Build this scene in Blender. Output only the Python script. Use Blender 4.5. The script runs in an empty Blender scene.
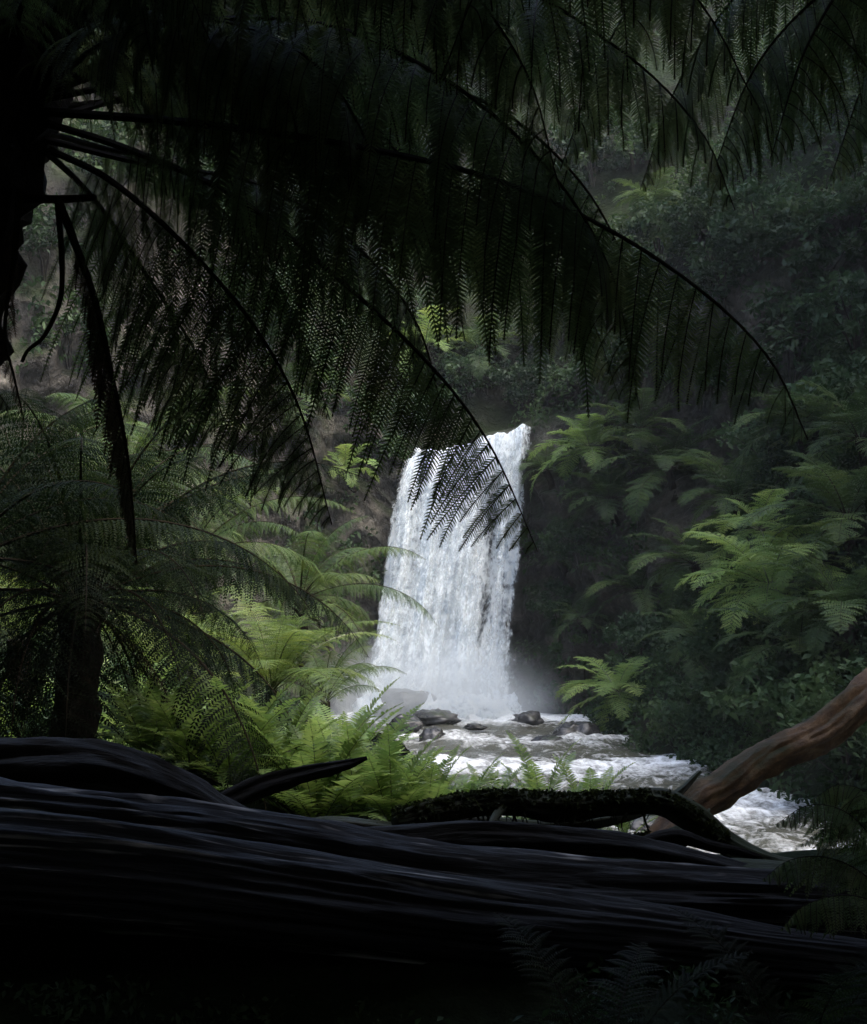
import bpy, math, random
import numpy as np
from mathutils import Vector, noise as mnoise

S = bpy.context.scene
COL = S.collection
R = math.radians
rng = np.random.default_rng(7)
random.seed(7)

# ------------------------------------------------------------------ camera
CZ = 4.4                                   # eye height above the river (m)
F = 1024 * 50.0 / 36.0
TILT = math.atan(88 / F)
cam = bpy.data.cameras.new('camera'); camo = bpy.data.objects.new('camera', cam); COL.objects.link(camo)
camo.location = (0, 0, CZ); camo.rotation_euler = (R(90) + TILT, 0, 0)
cam.sensor_fit = 'VERTICAL'; cam.sensor_height = 36; cam.lens = 50
cam.clip_start = 0.05; cam.clip_end = 1000
S.camera = camo
S.render.resolution_x, S.render.resolution_y = 867, 1024

def P(px, py, D):
    """world point at depth D (world y) seen at pixel px, py"""
    x = (px - 433.5) / F; v = (512 - py) / F
    c, s = math.cos(TILT), math.sin(TILT)
    y = c - v * s; z = s + v * c
    return np.array([x / y * D, D, CZ + z / y * D])

# ------------------------------------------------------------------ materials
def new_mat(name):
    m = bpy.data.materials.new(name); m.use_nodes = True
    nt = m.node_tree; nt.nodes.clear()
    return m, nt, nt.nodes, nt.links

def N(nodes, t, **kw):
    n = nodes.new(t)
    for k, v in kw.items():
        if k.startswith('i_'):
            n.inputs[k[2:].replace('_', ' ')].default_value = v
        else:
            setattr(n, k, v)
    return n

def ramp(nodes, stops):
    r = nodes.new('ShaderNodeValToRGB')
    e = r.color_ramp.elements
    while len(e) < len(stops): e.new(0.5)
    for el, (p, c) in zip(e, stops):
        el.position = p; el.color = (c[0], c[1], c[2], 1) if hasattr(c, '__len__') else (c, c, c, 1)
    return r

def leaf_mat(name, ca, cb, cc, trans=0.35, rough=0.5, spec=0.3, scale=3.0):
    """thin leaf: principled + translucent, colour drifting over plant, frond and pinna"""
    m, nt, nd, L = new_mat(name)
    out = N(nd, 'ShaderNodeOutputMaterial')
    tc = N(nd, 'ShaderNodeTexCoord'); oi = N(nd, 'ShaderNodeObjectInfo')
    at = N(nd, 'ShaderNodeAttribute', attribute_name='var')
    nz = N(nd, 'ShaderNodeTexNoise', i_Scale=scale, i_Detail=3.0)
    L.new(tc.outputs['Object'], nz.inputs['Vector'])
    a = N(nd, 'ShaderNodeMath', operation='MULTIPLY_ADD'); L.new(at.outputs['Fac'], a.inputs[0]); a.inputs[1].default_value = 0.45
    b = N(nd, 'ShaderNodeMath', operation='MULTIPLY_ADD'); L.new(oi.outputs['Random'], b.inputs[0]); b.inputs[1].default_value = 0.4
    L.new(nz.outputs['Fac'], a.inputs[2]); L.new(a.outputs[0], b.inputs[2])
    s = N(nd, 'ShaderNodeMath', operation='SUBTRACT'); L.new(b.outputs[0], s.inputs[0]); s.inputs[1].default_value = 0.42
    rp = ramp(nd, [(0.1, ca), (0.5, cb), (0.95, cc)]); L.new(s.outputs[0], rp.inputs[0])
    p = N(nd, 'ShaderNodeBsdfPrincipled'); p.inputs['Roughness'].default_value = rough
    p.inputs['Specular IOR Level'].default_value = spec
    t = N(nd, 'ShaderNodeBsdfTranslucent')
    hs = N(nd, 'ShaderNodeHueSaturation'); hs.inputs['Hue'].default_value = 0.485; hs.inputs['Saturation'].default_value = 1.1; hs.inputs['Value'].default_value = 1.5
    L.new(rp.outputs[0], p.inputs['Base Color']); L.new(rp.outputs[0], hs.inputs['Color']); L.new(hs.outputs[0], t.inputs['Color'])
    mx = N(nd, 'ShaderNodeMixShader'); mx.inputs[0].default_value = trans
    L.new(p.outputs[0], mx.inputs[1]); L.new(t.outputs[0], mx.inputs[2]); L.new(mx.outputs[0], out.inputs['Surface'])
    return m

def bark_mat(name, ca, cb, cc, rough=(0.45, 0.8), bump=0.6, scale=6.0, stretch=(1, 1, 1), spec=0.4, attr=True, moss=None, moss_at=(0.45, 0.7), stops=(0.3, 0.52, 0.74), patch=0.0, crest_gleam=0.0):
    """bark: 'grain' attribute (ridges along the length) + noise; moss on the up side"""
    m, nt, nd, L = new_mat(name)
    out = N(nd, 'ShaderNodeOutputMaterial'); p = N(nd, 'ShaderNodeBsdfPrincipled')
    tc = N(nd, 'ShaderNodeTexCoord')
    mp = N(nd, 'ShaderNodeMapping'); mp.inputs['Scale'].default_value = stretch
    src = N(nd, 'ShaderNodeAttribute', attribute_name='lc') if attr else tc
    L.new(src.outputs['Vector' if attr else 'Object'], mp.inputs['Vector'])
    n1 = N(nd, 'ShaderNodeTexNoise', i_Scale=scale, i_Detail=8.0, i_Roughness=0.65); L.new(mp.outputs[0], n1.inputs['Vector'])
    n2 = N(nd, 'ShaderNodeTexNoise', i_Scale=scale * 5, i_Detail=6.0, i_Roughness=0.7); L.new(mp.outputs[0], n2.inputs['Vector'])
    n3 = N(nd, 'ShaderNodeTexNoise', i_Scale=2.3, i_Detail=4.0); L.new(tc.outputs['Object'], n3.inputs['Vector'])
    br = N(nd, 'ShaderNodeMath', operation='MULTIPLY_ADD'); L.new(n3.outputs['Fac'], br.inputs[0]); br.inputs[1].default_value = patch
    bo = N(nd, 'ShaderNodeMath', operation='SUBTRACT'); L.new(n1.outputs['Fac'], br.inputs[2]); L.new(br.outputs[0], bo.inputs[0]); bo.inputs[1].default_value = patch * 0.5
    if crest_gleam:
        cr = N(nd, 'ShaderNodeAttribute', attribute_name='crest'); cm = N(nd, 'ShaderNodeMath', operation='MULTIPLY_ADD'); L.new(cr.outputs['Fac'], cm.inputs[0]); cm.inputs[1].default_value = crest_gleam; L.new(bo.outputs[0], cm.inputs[2]); bo = cm
    rp = ramp(nd, list(zip(stops, (ca, cb, cc)))); L.new(bo.outputs[0], rp.inputs[0])
    colour = rp.outputs[0]
    if moss:
        ge = N(nd, 'ShaderNodeNewGeometry'); sx = N(nd, 'ShaderNodeSeparateXYZ'); L.new(ge.outputs['Normal'], sx.inputs[0])
        ad = N(nd, 'ShaderNodeMath', operation='MULTIPLY_ADD'); L.new(sx.outputs['Z'], ad.inputs[0]); ad.inputs[1].default_value = 0.28; L.new(n3.outputs['Fac'], ad.inputs[2])
        mr = ramp(nd, [(moss_at[0], 0), (moss_at[1], 1)]); L.new(ad.outputs[0], mr.inputs[0])
        mc = ramp(nd, [(0.3, tuple(c * 0.5 for c in moss)), (0.7, moss)]); L.new(n2.outputs['Fac'], mc.inputs[0])
        mx = N(nd, 'ShaderNodeMix', data_type='RGBA'); L.new(mr.outputs[0], mx.inputs['Factor'])
        L.new(colour, mx.inputs['A']); L.new(mc.outputs[0], mx.inputs['B']); colour = mx.outputs['Result']
    L.new(colour, p.inputs['Base Color'])
    rr = ramp(nd, [(0.35, rough[0]), (0.7, rough[1])]); L.new(n3.outputs['Fac'], rr.inputs[0]); L.new(rr.outputs[0], p.inputs['Roughness'])
    p.inputs['Specular IOR Level'].default_value = spec
    bp = N(nd, 'ShaderNodeBump'); bp.inputs['Strength'].default_value = bump; bp.inputs['Distance'].default_value = 0.02
    ad2 = N(nd, 'ShaderNodeMath', operation='MULTIPLY_ADD'); L.new(n2.outputs['Fac'], ad2.inputs[0]); ad2.inputs[1].default_value = 0.4; L.new(n1.outputs['Fac'], ad2.inputs[2])
    L.new(ad2.outputs[0], bp.inputs['Height']); L.new(bp.outputs[0], p.inputs['Normal'])
    L.new(p.outputs[0], out.inputs['Surface'])
    return m

M = {}
# foliage
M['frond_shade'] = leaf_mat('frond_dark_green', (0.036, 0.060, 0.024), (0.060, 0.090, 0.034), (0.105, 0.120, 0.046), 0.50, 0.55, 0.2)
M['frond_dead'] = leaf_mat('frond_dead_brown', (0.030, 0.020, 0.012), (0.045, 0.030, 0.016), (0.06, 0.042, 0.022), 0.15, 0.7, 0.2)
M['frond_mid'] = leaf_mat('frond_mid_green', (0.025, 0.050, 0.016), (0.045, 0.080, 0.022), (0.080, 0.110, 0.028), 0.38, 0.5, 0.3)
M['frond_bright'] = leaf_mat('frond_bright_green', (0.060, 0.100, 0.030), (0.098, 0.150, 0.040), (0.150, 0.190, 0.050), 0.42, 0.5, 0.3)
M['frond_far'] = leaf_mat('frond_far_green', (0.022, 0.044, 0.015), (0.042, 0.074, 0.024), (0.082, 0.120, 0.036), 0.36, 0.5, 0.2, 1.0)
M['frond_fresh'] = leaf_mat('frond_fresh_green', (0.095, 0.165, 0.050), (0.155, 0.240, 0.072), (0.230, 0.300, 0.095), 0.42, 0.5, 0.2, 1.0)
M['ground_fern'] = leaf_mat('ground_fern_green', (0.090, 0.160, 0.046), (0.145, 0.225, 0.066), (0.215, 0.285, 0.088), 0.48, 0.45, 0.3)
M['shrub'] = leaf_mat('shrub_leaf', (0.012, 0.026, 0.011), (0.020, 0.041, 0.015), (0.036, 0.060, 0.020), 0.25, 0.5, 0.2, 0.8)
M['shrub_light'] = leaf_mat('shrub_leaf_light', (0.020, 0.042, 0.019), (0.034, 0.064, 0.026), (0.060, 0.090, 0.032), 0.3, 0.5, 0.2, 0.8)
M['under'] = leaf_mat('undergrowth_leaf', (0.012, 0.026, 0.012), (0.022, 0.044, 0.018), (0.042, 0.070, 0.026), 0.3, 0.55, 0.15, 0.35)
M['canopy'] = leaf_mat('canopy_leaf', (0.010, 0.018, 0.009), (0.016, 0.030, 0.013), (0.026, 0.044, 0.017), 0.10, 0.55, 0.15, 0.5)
M['rachis'] = bark_mat('rachis_brown', (0.010, 0.008, 0.005), (0.018, 0.014, 0.008), (0.030, 0.026, 0.012), (0.7, 0.9), 0.1, 6, attr=False, spec=0.1)
M['rachis_green'] = bark_mat('rachis_green', (0.040, 0.050, 0.018), (0.060, 0.075, 0.022), (0.080, 0.090, 0.030), (0.4, 0.6), 0.1, 6, attr=False)
M['moss'] = leaf_mat('moss_leaf', (0.010, 0.014, 0.005), (0.020, 0.026, 0.007), (0.040, 0.050, 0.012), 0.2, 0.7, 0.1)
# wood
M['fern_trunk'] = bark_mat('tree_fern_trunk', (0.008, 0.006, 0.005), (0.016, 0.012, 0.009), (0.03, 0.023, 0.016), (0.8, 0.95), 1.0, 10, attr=False, spec=0.15)
M['wet_log'] = bark_mat('wet_black_log', (0.005, 0.005, 0.005), (0.008, 0.008, 0.008), (0.46, 0.43, 0.39), (0.5, 0.8), 1.0, 9, (1, 1, 0.05), 0.12, stops=(0.40, 0.66, 0.92), patch=0.6, crest_gleam=0.42)  # silver on the ridge crests is wet highlight painted into the colour
M['root'] = bark_mat('dark_root', (0.005, 0.005, 0.004), (0.010, 0.009, 0.008), (0.06, 0.058, 0.055), (0.6, 0.85), 1.0, 14, (1, 1, 0.12), 0.12, stops=(0.40, 0.60, 0.78), patch=0.4)
M['mossy'] = bark_mat('mossy_branch', (0.010, 0.008, 0.006), (0.024, 0.018, 0.012), (0.040, 0.032, 0.020), (0.6, 0.9), 1.0, 8, (1, 1, 0.3), 0.25, moss=(0.022, 0.030, 0.008), moss_at=(0.4, 0.65))
M['red_bark'] = bark_mat('red_brown_bark', (0.026, 0.016, 0.009), (0.105, 0.060, 0.028), (0.24, 0.16, 0.085), (0.6, 0.9), 1.0, 14, (1, 1, 0.4), 0.2, moss=(0.03, 0.035, 0.014), moss_at=(0.62, 0.85))
M['bark'] = bark_mat('forest_bark', (0.010, 0.008, 0.006), (0.022, 0.018, 0.014), (0.045, 0.038, 0.030), (0.6, 0.9), 0.8, 4, attr=False, spec=0.2, moss=(0.025, 0.035, 0.012))
# rock and soil
def rock_mat(name, ca, cb, cc, scale, moss, moss_at, rough=(0.35, 0.8), vz=1.0, bump=0.8, dist=0.15, spec=0.4):
    m, nt, nd, L = new_mat(name)
    out = N(nd, 'ShaderNodeOutputMaterial'); p = N(nd, 'ShaderNodeBsdfPrincipled')
    tc = N(nd, 'ShaderNodeTexCoord'); mp = N(nd, 'ShaderNodeMapping'); mp.inputs['Scale'].default_value = (1, 1, vz)
    L.new(tc.outputs['Object'], mp.inputs['Vector'])
    n1 = N(nd, 'ShaderNodeTexNoise', i_Scale=scale, i_Detail=10.0, i_Roughness=0.62); L.new(mp.outputs[0], n1.inputs['Vector'])
    n2 = N(nd, 'ShaderNodeTexNoise', i_Scale=scale * 6, i_Detail=8.0, i_Roughness=0.7); L.new(mp.outputs[0], n2.inputs['Vector'])
    n3 = N(nd, 'ShaderNodeTexNoise', i_Scale=scale * 0.5, i_Detail=6.0); L.new(tc.outputs['Object'], n3.inputs['Vector'])
    vo = N(nd, 'ShaderNodeTexVoronoi', feature='F1', distance='CHEBYCHEV', i_Scale=scale * 2.2)
    ns = N(nd, 'ShaderNodeTexNoise', i_Scale=scale * 2, i_Detail=5.0); L.new(mp.outputs[0], ns.inputs['Vector'])
    vm = N(nd, 'ShaderNodeVectorMath', operation='MULTIPLY_ADD'); L.new(ns.outputs['Color'], vm.inputs[0]); vm.inputs[1].default_value = (1.2 / scale,) * 3; L.new(mp.outputs[0], vm.inputs[2]); L.new(vm.outputs[0], vo.inputs['Vector'])
    rp = ramp(nd, [(0.32, ca), (0.5, cb), (0.7, cc)]); L.new(n1.outputs['Fac'], rp.inputs[0])
    r2 = ramp(nd, [(0.3, 0.45), (0.7, 1.25)]); L.new(n2.outputs['Fac'], r2.inputs[0])
    mu = N(nd, 'ShaderNodeMix', data_type='RGBA', blend_type='MULTIPLY'); mu.inputs['Factor'].default_value = 1.0
    L.new(rp.outputs[0], mu.inputs['A']); L.new(r2.outputs[0], mu.inputs['B'])
    ge = N(nd, 'ShaderNodeNewGeometry'); sx = N(nd, 'ShaderNodeSeparateXYZ'); L.new(ge.outputs['Normal'], sx.inputs[0])
    ad = N(nd, 'ShaderNodeMath', operation='MULTIPLY_ADD'); L.new(sx.outputs['Z'], ad.inputs[0]); ad.inputs[1].default_value = 0.35; L.new(n3.outputs['Fac'], ad.inputs[2])
    mr = ramp(nd, [(moss_at[0], 0), (moss_at[1], 1)]); L.new(ad.outputs[0], mr.inputs[0])
    mc = ramp(nd, [(0.3, tuple(c * 0.45 for c in moss)), (0.7, moss)]); L.new(n2.outputs['Fac'], mc.inputs[0])
    mx = N(nd, 'ShaderNodeMix', data_type='RGBA'); L.new(mr.outputs[0], mx.inputs['Factor']); L.new(mu.outputs['Result'], mx.inputs['A']); L.new(mc.outputs[0], mx.inputs['B'])
    L.new(mx.outputs['Result'], p.inputs['Base Color']); p.inputs['Specular IOR Level'].default_value = spec
    rr = ramp(nd, [(0.35, rough[0]), (0.7, rough[1])]); L.new(n3.outputs['Fac'], rr.inputs[0]); L.new(rr.outputs[0], p.inputs['Roughness'])
    h = N(nd, 'ShaderNodeMath', operation='MULTIPLY_ADD'); L.new(n2.outputs['Fac'], h.inputs[0]); h.inputs[1].default_value = 0.35; L.new(n1.outputs['Fac'], h.inputs[2])
    vr = ramp(nd, [(0.1, 0), (0.7, 1)]); L.new(vo.outputs['Distance'], vr.inputs[0])
    h2 = N(nd, 'ShaderNodeMath', operation='MULTIPLY_ADD'); L.new(vr.outputs[0], h2.inputs[0]); h2.inputs[1].default_value = 0.25; L.new(h.outputs[0], h2.inputs[2])
    bp = N(nd, 'ShaderNodeBump'); bp.inputs['Strength'].default_value = bump; bp.inputs['Distance'].default_value = dist
    L.new(h2.outputs[0], bp.inputs['Height']); L.new(bp.outputs[0], p.inputs['Normal'])
    L.new(p.outputs[0], out.inputs['Surface'])
    return m
M['cliff'] = rock_mat('cliff_rock', (0.018, 0.016, 0.013), (0.055, 0.049, 0.040), (0.16, 0.145, 0.12), 0.6, (0.024, 0.034, 0.010), (0.50, 0.72), vz=0.7, dist=0.5, bump=1.0, spec=0.25)
M['soil'] = rock_mat('forest_soil', (0.006, 0.006, 0.004), (0.012, 0.011, 0.007), (0.022, 0.019, 0.012), 1.2, (0.016, 0.026, 0.009), (0.55, 0.80), (0.8, 0.95), dist=0.2, bump=1.0, spec=0.08)
M['boulder'] = rock_mat('wet_boulder', (0.012, 0.012, 0.013), (0.030, 0.030, 0.031), (0.065, 0.064, 0.062), 1.5, (0.02, 0.03, 0.01), (0.80, 0.95), (0.12, 0.4), dist=0.06)

def foam_mat(name, alpha=True, seed=0.0, lo=0.42, hi=0.56):
    """falling white water: aerated, bright, torn open along the flow where the rock shows through"""
    m, nt, nd, L = new_mat(name)
    out = N(nd, 'ShaderNodeOutputMaterial')
    at = N(nd, 'ShaderNodeAttribute', attribute_name='flow')      # metres across, metres down
    ed = N(nd, 'ShaderNodeAttribute', attribute_name='cover')
    mp = N(nd, 'ShaderNodeMapping'); mp.inputs['Scale'].default_value = (1.5, 0.48, 1); mp.inputs['Location'].default_value = (seed, seed * 2.1, seed)
    L.new(at.outputs['Vector'], mp.inputs['Vector'])
    n1 = N(nd, 'ShaderNodeTexNoise', i_Scale=1.0, i_Detail=9.0, i_Roughness=0.68, i_Distortion=0.25); L.new(mp.outputs[0], n1.inputs['Vector'])
    mp2 = N(nd, 'ShaderNodeMapping'); mp2.inputs['Scale'].default_value = (4.4, 2.6, 1); mp2.inputs['Location'].default_value = (seed * 3, seed, 0)
    L.new(at.outputs['Vector'], mp2.inputs['Vector'])
    n2 = N(nd, 'ShaderNodeTexNoise', i_Scale=1.0, i_Detail=9.0, i_Roughness=0.75, i_Distortion=0.4); L.new(mp2.outputs[0], n2.inputs['Vector'])
    sm = N(nd, 'ShaderNodeMath', operation='MULTIPLY_ADD'); L.new(n2.outputs['Fac'], sm.inputs[0]); sm.inputs[1].default_value = 0.85
    hf = N(nd, 'ShaderNodeMath', operation='MULTIPLY'); L.new(n1.outputs['Fac'], hf.inputs[0]); hf.inputs[1].default_value = 0.68
    L.new(hf.outputs[0], sm.inputs[2])
    sb = N(nd, 'ShaderNodeMath', operation='ADD'); L.new(sm.outputs[0], sb.inputs[0]); L.new(ed.outputs['Fac'], sb.inputs[1])
    off = N(nd, 'ShaderNodeMath', operation='SUBTRACT'); L.new(sb.outputs[0], off.inputs[0]); off.inputs[1].default_value = 0.25
    ar = ramp(nd, [(lo, 0), (hi, 1)]); L.new(off.outputs[0], ar.inputs[0])
    col = ramp(nd, [(0.55, (0.42, 0.49, 0.56)), (0.68, (0.70, 0.79, 0.86)), (0.80, (0.88, 0.94, 0.96))]); L.new(sm.outputs[0], col.inputs[0])
    p = N(nd, 'ShaderNodeBsdfPrincipled'); p.inputs['Roughness'].default_value = 0.6; p.inputs['Specular IOR Level'].default_value = 0.2
    L.new(col.outputs[0], p.inputs['Base Color'])
    t = N(nd, 'ShaderNodeBsdfTranslucent'); L.new(col.outputs[0], t.inputs['Color'])
    bp = N(nd, 'ShaderNodeBump'); bp.inputs['Strength'].default_value = 0.8; bp.inputs['Distance'].default_value = 0.25
    L.new(sm.outputs[0], bp.inputs['Height']); L.new(bp.outputs[0], p.inputs['Normal'])
    mx = N(nd, 'ShaderNodeMixShader'); mx.inputs[0].default_value = 0.35; L.new(p.outputs[0], mx.inputs[1]); L.new(t.outputs[0], mx.inputs[2])
    if alpha:
        tr = N(nd, 'ShaderNodeBsdfTransparent'); ma = N(nd, 'ShaderNodeMixShader'); L.new(ar.outputs[0], ma.inputs[0])
        L.new(tr.outputs[0], ma.inputs[1]); L.new(mx.outputs[0], ma.inputs[2]); L.new(ma.outputs[0], out.inputs['Surface'])
    else:
        L.new(mx.outputs[0], out.inputs['Surface'])
    return m
M['fall_a'] = foam_mat('falling_water_back', True, 0.0, 0.32, 0.55)
M['fall_b'] = foam_mat('falling_water_middle', True, 5.3, 0.42, 0.66)
M['fall_c'] = foam_mat('falling_water_front', True, 11.7, 0.47, 0.74)
M['splash'] = foam_mat('splash_foam', True, 3.1, 0.34, 0.52)

def river_mat():
    m, nt, nd, L = new_mat('white_water_river')
    out = N(nd, 'ShaderNodeOutputMaterial')
    tc = N(nd, 'ShaderNodeTexCoord'); at = N(nd, 'ShaderNodeAttribute', attribute_name='foam'); fl = N(nd, 'ShaderNodeAttribute', attribute_name='flow')
    mp = N(nd, 'ShaderNodeMapping'); mp.inputs['Scale'].default_value = (1.5, 1.1, 1); L.new(fl.outputs['Vector'], mp.inputs['Vector'])
    n1 = N(nd, 'ShaderNodeTexNoise', i_Scale=1.0, i_Detail=9.0, i_Roughness=0.66, i_Distortion=1.2); L.new(mp.outputs[0], n1.inputs['Vector'])
    n2 = N(nd, 'ShaderNodeTexNoise', i_Scale=6.0, i_Detail=7.0, i_Roughness=0.7, i_Distortion=0.8); L.new(mp.outputs[0], n2.inputs['Vector'])
    a = N(nd, 'ShaderNodeMath', operation='MULTIPLY_ADD'); L.new(n2.outputs['Fac'], a.inputs[0]); a.inputs[1].default_value = 0.45; L.new(n1.outputs['Fac'], a.inputs[2])
    b = N(nd, 'ShaderNodeMath', operation='ADD'); L.new(a.outputs[0], b.inputs[0]); L.new(at.outputs['Fac'], b.inputs[1])
    fr = ramp(nd, [(0.64, 0), (0.80, 0.35), (0.92, 0.75), (1.12, 0.95)]); L.new(b.outputs[0], fr.inputs[0])
    w = N(nd, 'ShaderNodeBsdfPrincipled'); w.inputs['Base Color'].default_value = (0.055, 0.056, 0.042, 1); w.inputs['Roughness'].default_value = 0.12; w.inputs['IOR'].default_value = 1.33
    f = N(nd, 'ShaderNodeBsdfPrincipled'); f.inputs['Base Color'].default_value = (0.74, 0.77, 0.78, 1); f.inputs['Roughness'].default_value = 0.6
    bp = N(nd, 'ShaderNodeBump'); bp.inputs['Strength'].default_value = 0.7; bp.inputs['Distance'].default_value = 0.12; L.new(a.outputs[0], bp.inputs['Height'])
    L.new(bp.outputs[0], w.inputs['Normal']); L.new(bp.outputs[0], f.inputs['Normal'])
    mx = N(nd, 'ShaderNodeMixShader'); L.new(fr.outputs[0], mx.inputs[0]); L.new(w.outputs[0], mx.inputs[1]); L.new(f.outputs[0], mx.inputs[2])
    L.new(mx.outputs[0], out.inputs['Surface'])
    return m
M['river'] = river_mat()

def volume_mat(name, density, col, aniso=0.2, local=False):
    m, nt, nd, L = new_mat(name)
    out = N(nd, 'ShaderNodeOutputMaterial'); v = N(nd, 'ShaderNodeVolumePrincipled')
    v.inputs['Color'].default_value = (*col, 1); v.inputs['Density'].default_value = density; v.inputs['Anisotropy'].default_value = aniso
    if local:
        tc = N(nd, 'ShaderNodeTexCoord'); ln = N(nd, 'ShaderNodeVectorMath', operation='LENGTH'); L.new(tc.outputs['Object'], ln.inputs[0])
        mr = N(nd, 'ShaderNodeMapRange', interpolation_type='SMOOTHSTEP'); L.new(ln.outputs['Value'], mr.inputs['Value'])
        mr.inputs['From Min'].default_value = 1.0; mr.inputs['From Max'].default_value = 0.15; mr.inputs['To Min'].default_value = 0; mr.inputs['To Max'].default_value = density
        nz = N(nd, 'ShaderNodeTexNoise', i_Scale=2.2, i_Detail=3.0); L.new(tc.outputs['Object'], nz.inputs['Vector'])
        r = ramp(nd, [(0.3, 0.25), (0.7, 1.0)]); L.new(nz.outputs['Fac'], r.inputs[0])
        mu = N(nd, 'ShaderNodeMath', operation='MULTIPLY'); L.new(mr.outputs[0], mu.inputs[0]); L.new(r.outputs[0], mu.inputs[1])
        L.new(mu.outputs[0], v.inputs['Density'])
    L.new(v.outputs[0], out.inputs['Volume'])
    return m

# ------------------------------------------------------------------ object helpers
def mesh_obj(name, verts, faces, mats, parent=None, attrs=None, mat_idx=None, smooth=False, loc=None):
    me = bpy.data.meshes.new(name)
    me.from_pydata(np.asarray(verts).tolist() if not isinstance(verts, list) else verts, [], faces)
    for m in (mats if isinstance(mats, (list, tuple)) else [mats]): me.materials.append(m)
    if mat_idx is not None: me.polygons.foreach_set('material_index', np.asarray(mat_idx, dtype=np.int32))
    if smooth: me.polygons.foreach_set('use_smooth', np.ones(len(me.polygons), dtype=bool))
    for k, v in (attrs or {}).items():
        v = np.asarray(v, dtype=np.float32)
        if v.ndim == 1:
            a = me.attributes.new(k, 'FLOAT', 'POINT'); a.data.foreach_set('value', v)
        else:
            a = me.attributes.new(k, 'FLOAT_VECTOR', 'POINT'); a.data.foreach_set('vector', v.ravel())
    me.update()
    return link(name, me, parent, loc)

def link(name, me, parent=None, loc=None, rz=0.0, sc=1.0):
    o = bpy.data.objects.new(name, me); COL.objects.link(o)
    if parent: o.parent = parent
    if loc is not None: o.location = [float(c) for c in loc]
    o.rotation_euler = (0, 0, rz)
    o.scale = (sc, sc, sc)
    return o

def tag(o, label=None, cat=None, group=None, kind=None):
    if label: o['label'] = label
    if cat: o['category'] = cat
    if group: o['group'] = group
    if kind: o['kind'] = kind
    return o

def empty(name, loc, label, cat, group=None):
    o = bpy.data.objects.new(name, None); COL.objects.link(o); o.location = [float(c) for c in loc]
    o.empty_display_size = 0.2
    return tag(o, label, cat, group)

def spline(pts, n):
    """Catmull-Rom through pts, n samples evenly spaced by length"""
    p = np.asarray(pts, float)
    p = np.vstack([2 * p[0] - p[1], p, 2 * p[-1] - p[-2]])
    out = []
    for i in range(1, len(p) - 2):
        t = np.linspace(0, 1, 24, endpoint=False)[:, None]
        a, b, c, d = p[i - 1], p[i], p[i + 1], p[i + 2]
        out.append(0.5 * (2 * b + (c - a) * t + (2 * a - 5 * b + 4 * c - d) * t ** 2 + (3 * b - a - 3 * c + d) * t ** 3))
    out = np.vstack(out + [p[-2][None]])
    s = np.concatenate([[0], np.cumsum(np.linalg.norm(np.diff(out, axis=0)[:, :3], axis=1))])
    q = np.linspace(0, s[-1], n)
    return np.stack([np.interp(q, s, out[:, k]) for k in range(out.shape[1])], 1)

def unit(v): return v / np.maximum(np.linalg.norm(v, axis=-1, keepdims=True), 1e-9)

def tube(pts, radii, sides=6, cap=True):
    p = np.asarray(pts, float); n = len(p)
    T = unit(np.gradient(p, axis=0))
    up = np.array([0, 0, 1.0]) if abs(T[0, 2]) < 0.9 else np.array([1.0, 0, 0])
    A = []; a = unit(np.cross(T[0], up))
    for i in range(n):
        a = unit(a - T[i] * np.dot(a, T[i])); A.append(a)
    A = np.array(A); B = np.cross(T, A)
    th = np.linspace(0, 2 * math.pi, sides, endpoint=False)
    r = np.broadcast_to(np.asarray(radii, float).reshape(n, -1), (n, sides)) if np.ndim(radii) > 1 else np.repeat(np.asarray(radii, float)[:, None], sides, 1)
    V = p[:, None] + r[..., None] * (A[:, None] * np.cos(th)[None, :, None] + B[:, None] * np.sin(th)[None, :, None])
    V = V.reshape(-1, 3)
    Fc = []
    for i in range(n - 1):
        for j in range(sides):
            k = (j + 1) % sides
            Fc.append((i * sides + j, i * sides + k, (i + 1) * sides + k, (i + 1) * sides + j))
    if cap:
        Fc.append(tuple(range(sides))[::-1]); Fc.append(tuple((n - 1) * sides + j for j in range(sides)))
    return V, Fc

def fbm(x, y, z, octaves=4, H=0.9):
    return mnoise.fractal(Vector((x, y, z)), H, 2.0, octaves)

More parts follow.
